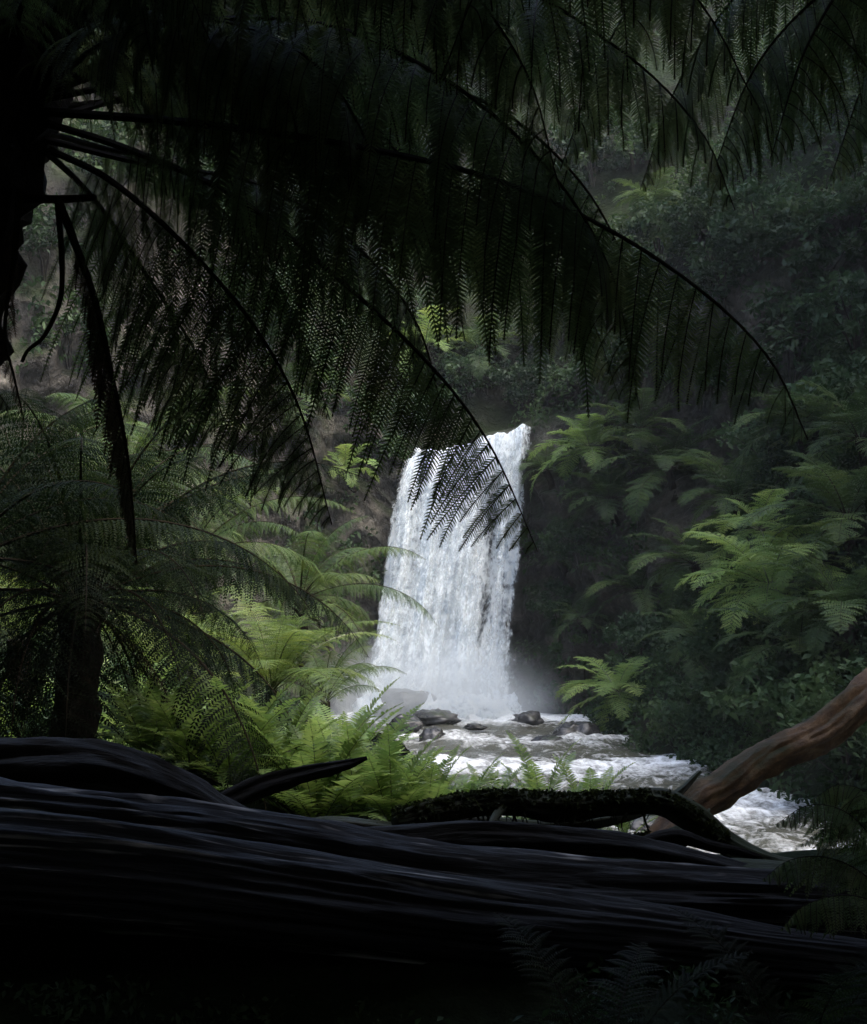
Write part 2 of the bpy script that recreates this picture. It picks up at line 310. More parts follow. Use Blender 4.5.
# ------------------------------------------------------------------ terrain
RY = [-60, 0, 6, 12, 18, 24, 30, 36, 44, 54, 60]
RX = [16, 15.5, 14, 10.5, 6.9, 4.6, 4.0, 3.7, 2.7, 0.9, 0.6]
RW = [6, 6, 6, 5.6, 4.9, 4.2, 3.8, 3.3, 3.1, 4.6, 5]
def river_c(y): return np.interp(y, RY, RX)
def river_w(y): return np.interp(y, RY, RW)
def sstep(a, b, x):
    t = np.clip((x - a) / (b - a), 0, 1); return t * t * (3 - 2 * t)
def height(x, y):
    c, w = river_c(y), river_w(y)
    dl = (c - w) - x; dr = x - (c + w)
    z = -0.45
    left = -0.45 + 3.3 * sstep(0, np.interp(y, [0, 8, 11], [4.2, 5.0, 7.5]), dl)
    left += 0.45 * math.exp(-((x - 3.0) ** 2 + (y - 8.0) ** 2) / 1.0)
    left += 0.55 * math.exp(-((x + 2.3) ** 2 + (y - 9.4) ** 2) / 4.0)
    left += 0.08 * math.exp(-((x - 0.6) ** 2 + (y - 9.3) ** 2) / 1.2)
    left += (0.52 - 0.42 * sstep(-0.2, 1.4, x)) * math.exp(-((y - 5.1) / 0.75) ** 2) * sstep(-9, -5, x)
    left += 0.9 * max(0.0, -x - 7 - 0.12 * y) ** 1.05 + 1.1 * max(0.0, -y - 4)  # unseen rise behind the viewer, added to block sky from the foreground
    left += 0.13 * max(0, y - 11) * sstep(4, 10, dl)
    right = -0.45 + 1.75 * max(dr, 0) if dr < 6 else -0.45 + 10.5 + 1.35 * (dr - 6)
    right = right * (0.35 + 0.65 * sstep(0, 11, y)) + (1.1 * max(0.0, -y - 4) if dr > 0 else 0)
    z = left if dl > 0 else (right if dr > 0 else -0.45)
    k = sstep(0, 3, max(dl, dr))
    z += k * (0.35 * fbm(x * 0.25, y * 0.25, 1.7, 4) + (0.08 * fbm(x * 1.3, y * 1.3, 5.1, 3)))
    if dr > 1: z += 0.9 * fbm(x * 0.13, y * 0.13, 9.0, 3) * sstep(1, 5, dr)
    return z

def axis_grid(lo, mid0, mid1, hi, fine, coarse):
    return np.concatenate([np.arange(lo, mid0, coarse), np.arange(mid0, mid1, fine), np.arange(mid1, hi + coarse, coarse)])
gx = axis_grid(-60, -14, 20, 62, 0.4, 2.0); gy = axis_grid(-40, -6, 58, 90, 0.4, 2.0)
tv = [(x, y, min(height(x, y), 60.0)) for y in gy for x in gx]
nx = len(gx)
tf = [(j * nx + i, j * nx + i + 1, (j + 1) * nx + i + 1, (j + 1) * nx + i) for j in range(len(gy) - 1) for i in range(nx - 1)]
tag(mesh_obj('ground', tv, tf, M['soil'], smooth=True), 'dark mossy forest soil of the gorge floor and banks', 'ground', kind='structure')


# ------------------------------------------------------------------ cliff (amphitheatre wall, then the wooded slope above it)
CP = np.array([(-46, 14, 28), (-30, 30, 27), (-19, 41, 25), (-12, 47.5, 23), (-7.5, 51.5, 18.5), (-4.5, 54, 13.5), (-2.4, 55.6, 11.6), (-1.4, 56.2, 10.0),
               (0.6, 56.6, 10.35), (2.0, 57, 11.1), (3.6, 57, 11.5), (4.5, 56.2, 13), (6.3, 53.8, 13.5), (9, 51, 15), (14, 47.5, 18), (24, 43, 24), (44, 36, 30)], float)
cs = spline(CP, 420)
tan = unit(np.gradient(cs[:, :2], axis=0)); back = np.stack([-tan[:, 1], tan[:, 0]], 1)
rows = []
NV, NU = 120, 46
for i in range(len(cs)):
    x, y, zt = cs[i]; b = back[i]
    col = []
    for k in range(NV):                                  # face
        t = k / (NV - 1); z = -1.2 + (zt + 1.2) * t
        d = 1.1 * fbm(x * 0.22, y * 0.22 + 3, z * 0.22, 5) + 0.35 * fbm(x * 0.9, y * 0.9, z * 0.75, 4)
        d += 0.9 * (abs(fbm(x * 0.35 + 9, y * 0.35, z * 0.22, 4)) - 0.3) - 0.35 * abs(fbm(x * 1.1, y * 1.1 + 5, z * 0.6, 4)) + 0.10 * fbm(x * 3.1, y * 3.1, z * 2.2, 3)
        d += 0.28 * (abs(((z * 0.42 + 0.3 * fbm(x * 0.2, y * 0.2, 2, 2)) % 1.0) - 0.5) - 0.25)
        d -= 0.5 * (1 - t) ** 2 - 0.25 * t
        col.append((x + b[0] * d, y + b[1] * d, z))
    for k in range(1, NU):                               # slope behind the lip
        s = 34 * (k / (NU - 1)) ** 1.3
        rise = s * 1.15 * sstep(0, 4, s)
        wob = 1.2 * fbm(x * 0.15, y * 0.15, s * 0.15, 4) * min(1, s / 3)
        col.append((x + b[0] * (s + 0.25), y + b[1] * (s + 0.25), zt + rise + wob))
    rows.append(col)
cv = np.array(rows); nc = cv.shape[1]
cf = [(i * nc + k, (i + 1) * nc + k, (i + 1) * nc + k + 1, i * nc + k + 1) for i in range(len(cs) - 1) for k in range(nc - 1)]
tag(mesh_obj('cliff', cv.reshape(-1, 3), cf, [M['cliff'], M['soil']], smooth=True, mat_idx=[1 if k >= NV else 0 for i in range(len(cs) - 1) for k in range(nc - 1)]), 'dark wet rock cliff curving round behind the waterfall', 'cliff', kind='structure')

from mathutils.bvhtree import BVHTree
BV = [BVHTree.FromPolygons([tuple(p) for p in tv], tf), BVHTree.FromPolygons([tuple(p) for p in cv.reshape(-1, 3)], cf)]
def hit(px, py, d0=6.0, d1=75.0):
    """depth at which the view ray of a pixel meets the terrain or the cliff"""
    o = Vector(P(px, py, d0)); d = (Vector(P(px, py, d1)) - o).normalized(); best = d1
    for b in BV:
        h = b.ray_cast(o, d)
        if h[0] is not None: best = min(best, h[0].y)
    return best
def ground_z(x, y):
    z = height(x, y)
    h = BV[1].ray_cast(Vector((x, y, 80.0)), Vector((0, 0, -1)))
    return max(z, h[0].z) if h[0] is not None else z

# ------------------------------------------------------------------ river
ry = np.arange(4, 57.5, 0.16); ru = np.linspace(-1, 1, 74)
rv, rfoam, rflow = [], [], []
slen = 0
for y in ry:
    c, w = river_c(y), river_w(y) + 0.5
    for u in ru:
        x = c + u * w
        rap = 0.5 + 0.5 * math.sin(y * 0.85 + 0.9 * math.sin(x * 0.5) + 0.6)
        z = 0.10 * fbm(x * 0.8, y * 0.55, 0.3, 4) + 0.10 * rap * fbm(x * 1.6, y * 1.2, 4.3, 3) + 0.12 * rap
        z += 0.10 * mnoise.noise(Vector((x * 0.9, y * 2.2, 7)))
        if y > 50: z += 0.35 * sstep(51, 54, y) * (0.6 + 0.4 * fbm(x, y, 2, 3)) * math.exp(-(x - 0.6) ** 2 / 8)
        z -= 0.12 * max(0, abs(u) - 0.85) * 3
        rv.append((x, y, z))
        calm = sstep(40, 43, y) * (1 - sstep(49, 51, y))
        rfoam.append(-0.02 + 0.20 * (rap - 0.45) + 0.5 * z - 0.10 * calm + 0.45 * sstep(50.5, 53, y) * math.exp(-(x - 0.6) ** 2 / 12) + 0.04 * (1 - sstep(26, 32, y)))
        rflow.append((u * w * 1.0, y, 0))
nr = len(ru)
rf = [(j * nr + i, j * nr + i + 1, (j + 1) * nr + i + 1, (j + 1) * nr + i) for j in range(len(ry) - 1) for i in range(nr - 1)]
tag(mesh_obj('river', rv, rf, M['river'], smooth=True, attrs={'foam': rfoam, 'flow': rflow}), 'brown river broken into white rapids below the waterfall', 'river', kind='structure')

# ------------------------------------------------------------------ waterfall
LE = [(462, 405), (500, 392), (540, 389), (580, 383), (620, 375), (660, 367), (700, 360), (722, 354)]
RE = [(428, 525), (480, 521), (540, 517), (600, 513), (660, 509), (700, 507), (722, 508)]
def fall_point(u, v, off, seed):
    # v 0 = lip, 1 = pool
    pyl = 462 + (720 - 462) * v; pyr = 427 + (720 - 427) * v
    pxl = np.interp(pyl, [p for p, _ in LE], [q for _, q in LE]); pxr = np.interp(pyr, [p for p, _ in RE], [q for _, q in RE])
    D = 55.9 - 1.9 * v ** 0.7 - off
    a = P(pxl, pyl, D); b = P(pxr, pyr, D)
    lip = 0.5 * math.exp(-((u - 0.12) / 0.1) ** 2) * (1 - v) * 0.6
    q = a * (1 - u) + b * u
    fold = 0.6 * fbm(u * 7 + seed, v * 0.8, seed, 3) + 0.22 * fbm(u * 20 + seed, v * 4, seed + 2, 4)
    q[1] -= fold * min(1, 0.25 + v * 1.5) + 0.25 * math.sin(u * math.pi) * v
    q[2] += 0.22 * fbm(u * 9 + seed, 0.3, 7.7, 3) * (1 - v) ** 3 + lip
    return q
wf = empty('waterfall', P(440, 718, 54.0), 'tall white curtain waterfall plunging over the dark cliff into a rocky pool', 'waterfall')
wo = np.array(wf.location)
NUF, NVF = 90, 150
def fall_layer(name, mat, off, seed, u0, u1, cover, v1=1.0):
    vs, cov, fl = [], [], []
    for j in range(NVF + 6):
        v = (j - 6) / (NVF - 1) * v1
        for i in range(NUF):
            u = u0 + (u1 - u0) * i / (NUF - 1)
            q = fall_point(u, max(v, 0), off, seed)
            if v < 0: q[1] += -v * 60; q[2] += -v * 2.0       # the stream running up to the lip
            vs.append(q - wo)
            e = min(i / (NUF - 1), 1 - i / (NUF - 1))
            cov.append(cover - 0.50 * (1 - sstep(-0.01, 0.07 + 0.09 * (0.5 + 0.5 * math.sin(v * 9 + seed)), e)) + 0.14 * sstep(0.55, 1.0, v) + 0.16 * (1 - sstep(0.0, 0.22, max(v, 0))) + 0.32 * fbm(u * 8 + 3.3, v * 0.8, 1.5, 3) * sstep(.08, .3, v) * (1 - 0.6 * sstep(.6, .9, v)))
            fl.append((u * 5.8, v * 11, seed))
    fc = [(j * NUF + i, j * NUF + i + 1, (j + 1) * NUF + i + 1, (j + 1) * NUF + i) for j in range(NVF + 5) for i in range(NUF - 1)]
    return mesh_obj(name, vs, fc, mat, wf, {'cover': cov, 'flow': fl}, smooth=True)
fall_layer('water_curtain', M['fall_a'], 0.0, 1.0, -0.01, 1.06, 0.13)
fall_layer('water_curtain', M['fall_b'], 0.35, 4.0, -0.01, 1.04, 0.02)
fall_layer('water_curtain', M['fall_c'], 0.65, 9.0, 0.01, 1.0, -0.02)
# boiling foam heaps at the foot
sv, sf, sc_, sfl = [], [], [], []
for k in range(26):
    u = rng.uniform(0.02, 0.98); base = P(366 + 145 * u, 716, 53.4 - rng.uniform(0, 1.4)); r = rng.uniform(0.35, 0.8)
    n0 = len(sv); na, nb = 18, 10
    for b in range(nb):
        ph = (b / (nb - 1)) * math.pi / 2
        for a in range(na):
            th = 2 * math.pi * a / na
            d = np.array([math.cos(th) * math.cos(ph), math.sin(th) * math.cos(ph), math.sin(ph) * rng.uniform(0.9, 1.3)])
            rr = r * (1 + 0.5 * fbm(d[0] * 2 + k, d[1] * 2, d[2] * 2, 4))
            sv.append(np.array([base[0], base[1], 0.02]) + d * rr - wo); sc_.append(0.10 - 0.25 * (1 - math.sin(ph)) ** 2 + (-0.1 if b == nb - 1 else 0)); sfl.append((base[0] + d[0] * rr, d[2] * rr * 2, k))
    sf += [(n0 + b * na + a, n0 + b * na + (a + 1) % na, n0 + (b + 1) * na + (a + 1) % na, n0 + (b + 1) * na + a) for b in range(nb - 1) for a in range(na)]
mesh_obj('splash', sv, sf, M['splash'], wf, {'cover': sc_, 'flow': sfl}, smooth=True)

# ------------------------------------------------------------------ boulders
def boulder(px, py, D, rx, rz_, label, seed, sink=0.35):
    c = P(px, py, D)
    vs, fs = [], []; na, nb = 30, 16
    for b in range(nb + 1):
        ph = -math.pi / 2 + math.pi * b / nb
        for a in range(na):
            th = 2 * math.pi * a / na
            d = np.array([math.cos(th) * math.cos(ph), math.sin(th) * math.cos(ph) * 0.8, math.sin(ph)])
            k = 1.12 - 0.45 * abs(fbm(d[0] * 1.3 + seed * 2, d[1] * 1.3, d[2] * 1.3, 2)) + 0.25 * fbm(d[0] * 1.1 + seed, d[1] * 1.1, d[2] * 1.1, 4) + 0.10 * fbm(d[0] * 4 + seed, d[1] * 4, d[2] * 4, 3)
            vs.append((d[0] * rx * k, d[1] * rx * k, d[2] * rz_ * k))
    fs = [(b * na + a, b * na + (a + 1) % na, (b + 1) * na + (a + 1) % na, (b + 1) * na + a) for b in range(nb) for a in range(na)]
    o = mesh_obj('boulder', vs, fs, M['boulder'], smooth=True, loc=c)
    return tag(o, label, 'boulder', 'boulders in the river')
boulder(402, 706, 52.2, 1.15, 0.6, 'large wet boulder half hidden in the spray at the foot of the waterfall', 1.0)
boulder(433, 718, 50.0, 0.85, 0.30, 'low flat dark rock across the pool edge under the waterfall', 2.2)
boulder(433, 738, 44.5, 0.42, 0.34, 'round black boulder at the left side of the river beside the bright ferns', 3.9)
boulder(528, 720, 50.5, 0.55, 0.28, 'small dark rock in front of the right foot of the waterfall', 5.1)
boulder(475, 727, 48.0, 0.35, 0.12, 'tiny flat rock just breaking the surface in the middle of the pool', 6.3)
boulder(405, 725, 47.0, 0.55, 0.30, 'dark rock at the left pool edge between boulder and ferns', 7.7)
boulder(548, 741, 44.0, 0.5, 0.16, 'low rock with foam streaming over it in mid river', 8.4)
boulder(655, 824, 28.0, 0.8, 0.22, 'broad brown rock washed over by the rapids nearest the fallen trunk', 9.4)
boulder(575, 738, 45.5, 0.7, 0.5, 'dark rock at the foot of the right bank beside the young fern', 10.8)

# ------------------------------------------------------------------ ferns
def frond_data(pts, wmax, npin, nleaf, droop=0.5, fwd=0.35, t0=0.10, leafw=0.8, r0=0.012, seed=0, blade=False, ragged=0.1, sides=5, lift=0.12, leaf_len=1.05, hi=False, fold=1.0, pe=3.2):
    """one frond along a 3-D rachis: pinnae on both sides, each set with pinnules (or blades)"""
    g = np.random.default_rng(seed)
    pts = np.asarray(pts, float)
    C = spline(pts, 60); L = np.linalg.norm(np.diff(C, axis=0), axis=1).sum()
    Tn = unit(np.gradient(C, axis=0))
    ts = np.linspace(t0, 0.985, npin) ** (1 / 1.08)
    q = ts * 59
    Pp = np.stack([np.interp(q, np.arange(60), C[:, k]) for k in range(3)], 1)
    T = unit(np.stack([np.interp(q, np.arange(60), Tn[:, k]) for k in range(3)], 1))
    Z = np.array([0, 0, 1.0])
    Sd = np.cross(T, Z); bad = np.linalg.norm(Sd, axis=1) < 0.25
    good = Sd[~bad].mean(0) if (~bad).any() else np.array([0, 1.0, 0])
    Sd[bad] = good; Sd = unit(Sd); Nn = np.cross(Sd, T)
    u = (ts - t0) / (1 - t0)
    prof = np.minimum(1, 0.38 + u * 2.1) * (1 - u ** pe) + 0.03
    V, Fc, MI, VAR = [], [], [], []
    nv = 0
    rv_, rf_ = tube(C, np.linspace(r0, r0 * 0.12, 60), sides)
    V.append(rv_); Fc += rf_; MI += [1] * len(rf_); VAR.append(np.full(len(rv_), 0.5)); nv += len(rv_)
    K = 8
    for sd in (-1, 1):
        ln = wmax * prof * (1 + ragged * g.normal(size=npin)); ln = np.clip(ln, 0.01, None)
        ln *= np.where(g.random(npin) < ragged * 0.35, g.uniform(0.3, 0.8, npin), 1)
        jit = g.normal(size=(npin, 3)) * 0.07
        d = unit(sd * Sd * math.cos(fwd) * fold + T * math.sin(fwd) + Nn * lift + jit)
        poly = [Pp.copy()]; dirs = [d]
        dr = droop * (1 + 0.25 * g.normal(size=(npin, 1)))
        for k in range(K):
            poly.append(poly[-1] + d * (ln / K)[:, None])
            d = unit(d - Z * dr * (0.35 + 0.65 * k / K) / K * 2.2)
            dirs.append(d)
        poly = np.stack(poly, 1); dirs = np.stack(dirs, 1)          # npin, K+1, 3
        pv = g.random(npin)
        if blade:
            qs = np.linspace(0, 1, 5); wp = np.array([0.55, 1.0, 0.85, 0.5, 0.04])
            kk = qs * K; i0 = np.minimum(kk.astype(int), K - 1); fr = (kk - i0)[None, :, None]
            pp = poly[:, i0] * (1 - fr) + poly[:, i0 + 1] * fr; dd = dirs[:, i0]
            e = T[:, None] - (T[:, None] * dd).sum(-1, keepdims=True) * dd; e = unit(e)
            hw = (L / npin) * 0.5 * leafw
            A = pp - e * (wp * hw)[None, :, None]; B = pp + e * (wp * hw)[None, :, None]
            blk = np.stack([A, B], 2).reshape(npin, 10, 3)
            V.append(blk.reshape(-1, 3)); VAR.append(np.repeat(pv, 10))
            for i in range(npin):
                o = nv + i * 10
                Fc += [(o + 2 * s, o + 2 * s + 1, o + 2 * s + 3, o + 2 * s + 2) for s in range(4)]
            MI += [0] * (4 * npin); nv += npin * 10
            continue
        if hi:      # pinna midribs
            e = T[:, None] - (T[:, None] * dirs).sum(-1, keepdims=True) * dirs; e = unit(e) * 0.0014
            blk = np.stack([poly - e, poly + e], 2).reshape(-1, 3); V.append(blk); VAR.append(np.full(len(blk), 0.5))
            for i in range(npin):
                o = nv + i * (K + 1) * 2
                Fc += [(o + 2 * s, o + 2 * s + 1, o + 2 * s + 3, o + 2 * s + 2) for s in range(K)]
            MI += [1] * (npin * K); nv += len(blk)
        qs = (np.arange(nleaf) + 0.4) / nleaf
        kk = qs * K; i0 = np.minimum(kk.astype(int), K - 1); fr = (kk - i0)[None, :, None]
        pp = poly[:, i0] * (1 - fr) + poly[:, i0 + 1] * fr          # npin, nleaf, 3
        dd = unit(dirs[:, i0] * (1 - fr) + dirs[:, i0 + 1] * fr)
        e = T[:, None] - (T[:, None] * dd).sum(-1, keepdims=True) * dd; e = unit(e)
        lp = np.minimum(1, 0.7 + qs * 1.5) * (1 - qs ** 2.6) + 0.06
        ll = (L / npin) * 0.55 * leaf_len * lp[None] * (0.45 + 0.55 * np.minimum(1, prof[:, None] * 1.3)) * (1 + 0.08 * g.normal(size=(npin, nleaf)))
        lw = (ln / nleaf)[:, None] * leafw * np.ones((1, nleaf))
        for s2 in (-1, 1):
            ld = unit(e * s2 * math.cos(0.42) + dd * math.sin(0.42) - Z * 0.18 + g.normal(size=(npin, nleaf, 3)) * 0.06)
            a = pp; mid = pp + ld * (ll * 0.45)[..., None]; tip = pp + ld * ll[..., None] - Z * (ll * 0.1)[..., None]
            hw = (lw * 0.5)[..., None] * dd
            if hi: blk = np.stack([a - hw * 0.8, a + hw * 0.8, pp + ld * (ll * 0.7)[..., None] + hw * 0.75, tip, pp + ld * (ll * 0.55)[..., None] - hw * 0.7], 2)
            else: blk = np.stack([a, mid - hw, tip, mid + hw], 2)
            m_ = blk.shape[2]
            V.append(blk.reshape(-1, 3)); VAR.append(np.repeat(pv, nleaf * m_))
            n_ = npin * nleaf
            idx = (nv + np.arange(n_ * m_)).reshape(n_, m_)
            Fc += idx.tolist(); MI += [0] * n_; nv += n_ * m_
    return np.vstack(V), Fc, MI, np.concatenate(VAR)

def frond_mesh(name, mats, *a, **k):
    v, f, mi, var = frond_data(*a, **k)
    me = bpy.data.meshes.new(name); me.from_pydata(v.tolist(), [], f)
    for m in mats: me.materials.append(m)
    me.polygons.foreach_set('material_index', np.asarray(mi, np.int32))
    at = me.attributes.new('var', 'FLOAT', 'POINT'); at.data.foreach_set('value', var.astype(np.float32))
    me.update()
    return me

def arch(L, e0, sag, side=0.0, n=9, power=1.4):
    """rachis rising at e0 degrees, bending over by sag degrees, drifting sideways"""
    p = [np.zeros(3)]; s = np.linspace(0, 1, n)
    for k in range(1, n):
        t = (s[k] + s[k - 1]) / 2
        a = R(e0 - sag * t ** power); b = side * t * t
        p.append(p[-1] + L / (n - 1) * np.array([math.cos(a) * math.cos(b), math.cos(a) * math.sin(b), math.sin(a)]))
    return np.array(p)

ELEV = [82, 74, 66, 58, 50, 42, 33, 24, 14, 4, -8, -22]
def frond_set(name, L, w, npin, nleaf, mats, sag0=62, sag1=80, **k):
    out = []
    for i, e in enumerate(ELEV):
        ll = L * (0.82 + 0.2 * math.sin(i * 1.9 + 1)) if e < 70 else L * 0.8
        out.append(frond_mesh(name, mats, arch(ll, e, sag0 + (sag1 - sag0) * i / 11 + 8 * math.sin(i * 2.3), 0.22 * math.sin(i * 3.1)), w * (0.92 + 0.1 * math.sin(i * 1.3)), npin, nleaf, seed=100 + i, **k))
    return out

def fern_trunk(base, top, r0, r1, root, seed=0, rough=0.25, sides=16, n=None):
    base = np.asarray(base, float); top = np.asarray(top, float)
    L = np.linalg.norm(top - base); n = n or max(8, int(L / 0.07))
    n = min(n, 60)
    mid = (base + top) / 2 + np.array([0.06 * L * math.sin(seed), 0.04 * L, 0])
    C = spline([base, mid, top], n); rad = np.interp(np.linspace(0, 1, n), [0, 0.15, 0.8, 1], [r0 * 1.25, r0, r1, r1 * 1.15])
    rr = np.array([[rad[i] * (1 + rough * fbm(math.cos(2 * math.pi * j / sides) * 2 + seed, math.sin(2 * math.pi * j / sides) * 2, i * 0.35, 3) + rough * 0.5 * ((i * 5 + j * 3) % 4 == 0)) for j in range(sides)] for i in range(n)])
    v, f = tube(C, rr, sides)
    o = mesh_obj('trunk', v - base, f, M['fern_trunk'], root, smooth=False)
    return C[-1]

def tree_fern(apex, base, label, fronds, count, group, scale=1.0, r=0.15, seed=0, lo=0, hi=11, dead=None, az0=None, skip=None):
    g = np.random.default_rng(seed)
    root = empty('tree_fern', base, label, 'tree fern', group)
    base = np.asarray(base, float); apex = np.asarray(apex, float)
    fern_trunk(base, apex, r * 1.15, r, root, seed)
    for i in range(count):
        t = i / max(1, count - 1)
        k = int(round(lo + (hi - lo) * t ** 0.85 + g.uniform(-0.7, 0.7))); k = min(max(k, 0), len(fronds) - 1)
        az = (az0 or 0) + i * 2.39996 + g.uniform(-0.25, 0.25)
        if skip and skip(az % (2 * math.pi), k): continue
        off = np.array([math.cos(az), math.sin(az), 0]) * r * 0.6
        link('frond', fronds[k], root, apex - base + off + np.array([0, 0, 0.05 * (1 - t)]), az, scale * g.uniform(0.85, 1.1))
    if dead:
        for i in range(dead[1]):
            az = g.uniform(0, 2 * math.pi)
            link('dead_frond', dead[0][i % len(dead[0])], root, apex - base + np.array([math.cos(az), math.sin(az), 0]) * r * 0.8 - np.array([0, 0, 0.05]), az, scale * g.uniform(0.6, 1.0))
    return root

M['frond_painted_shade'] = leaf_mat('frond_green_painted_shade', (0.004, 0.008, 0.0035), (0.008, 0.015, 0.006), (0.024, 0.036, 0.012), 0.40, 0.6, 0.08)  # darkened twin of the mid frond leaf, crown shade put into its colour
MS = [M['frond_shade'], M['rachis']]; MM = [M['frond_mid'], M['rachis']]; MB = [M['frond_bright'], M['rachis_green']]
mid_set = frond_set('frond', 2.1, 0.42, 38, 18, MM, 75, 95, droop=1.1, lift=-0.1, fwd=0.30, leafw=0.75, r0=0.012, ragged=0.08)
painted_shade_set = frond_set('frond', 2.1, 0.42, 38, 18, [M['frond_painted_shade'], M['rachis']], 75, 95, droop=1.1, lift=-0.1, fwd=0.30, leafw=0.75, r0=0.012, ragged=0.08)
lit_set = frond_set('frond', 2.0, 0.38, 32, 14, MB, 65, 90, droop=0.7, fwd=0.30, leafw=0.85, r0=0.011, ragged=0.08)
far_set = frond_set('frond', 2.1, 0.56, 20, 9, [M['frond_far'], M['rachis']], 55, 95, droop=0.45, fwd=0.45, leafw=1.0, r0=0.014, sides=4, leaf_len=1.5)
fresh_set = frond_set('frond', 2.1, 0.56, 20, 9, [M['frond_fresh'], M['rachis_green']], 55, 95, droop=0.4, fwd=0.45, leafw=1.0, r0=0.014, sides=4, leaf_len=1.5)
dead_set = [frond_mesh('dead_frond', [M['frond_dead'], M['rachis']], arch(1.4, -30 - 20 * i, 45, 0.3 * i), 0.12, 22, 8, droop=1.6, fwd=0.5, r0=0.009, seed=40 + i, ragged=0.3, fold=0.5) for i in range(3)]

# ---- the great dark tree fern overhanging the picture from the upper left
G_OVER = 'tree ferns overhanging the view'
apex = P(2, 112, 4.0); base = np.array([P(-470, 560, 4.15)[0], 4.15, 0.0]); base[2] = height(base[0], base[1]) - 0.1
big = empty('tree_fern', base, 'huge black tree fern at upper left overhanging the waterfall view with drooping fronds', 'tree fern', G_OVER)
fern_trunk(base, apex + np.array([0.05, 0, 0.42]), 0.17, 0.18, big, 2.0, 0.35, 22, 60)
def near_frond(root, origin, pix, w, npin=42, nleaf=42, mats=MS, name='frond', **k):
    pts = np.array([P(*q) for q in pix]) - np.asarray(origin, float)
    k.setdefault('lift', -0.35); k.setdefault('fold', 0.55); w = w * 1.15; k.setdefault('droop', 1.1); k.setdefault('fwd', 0.35); k.setdefault('leafw', 0.66); k.setdefault('leaf_len', 1.5); k.setdefault('ragged', 0.16); k.setdefault('r0', 0.011)
    return link(name, frond_mesh(name, mats, pts, w, npin, nleaf, hi=True, **k), root)
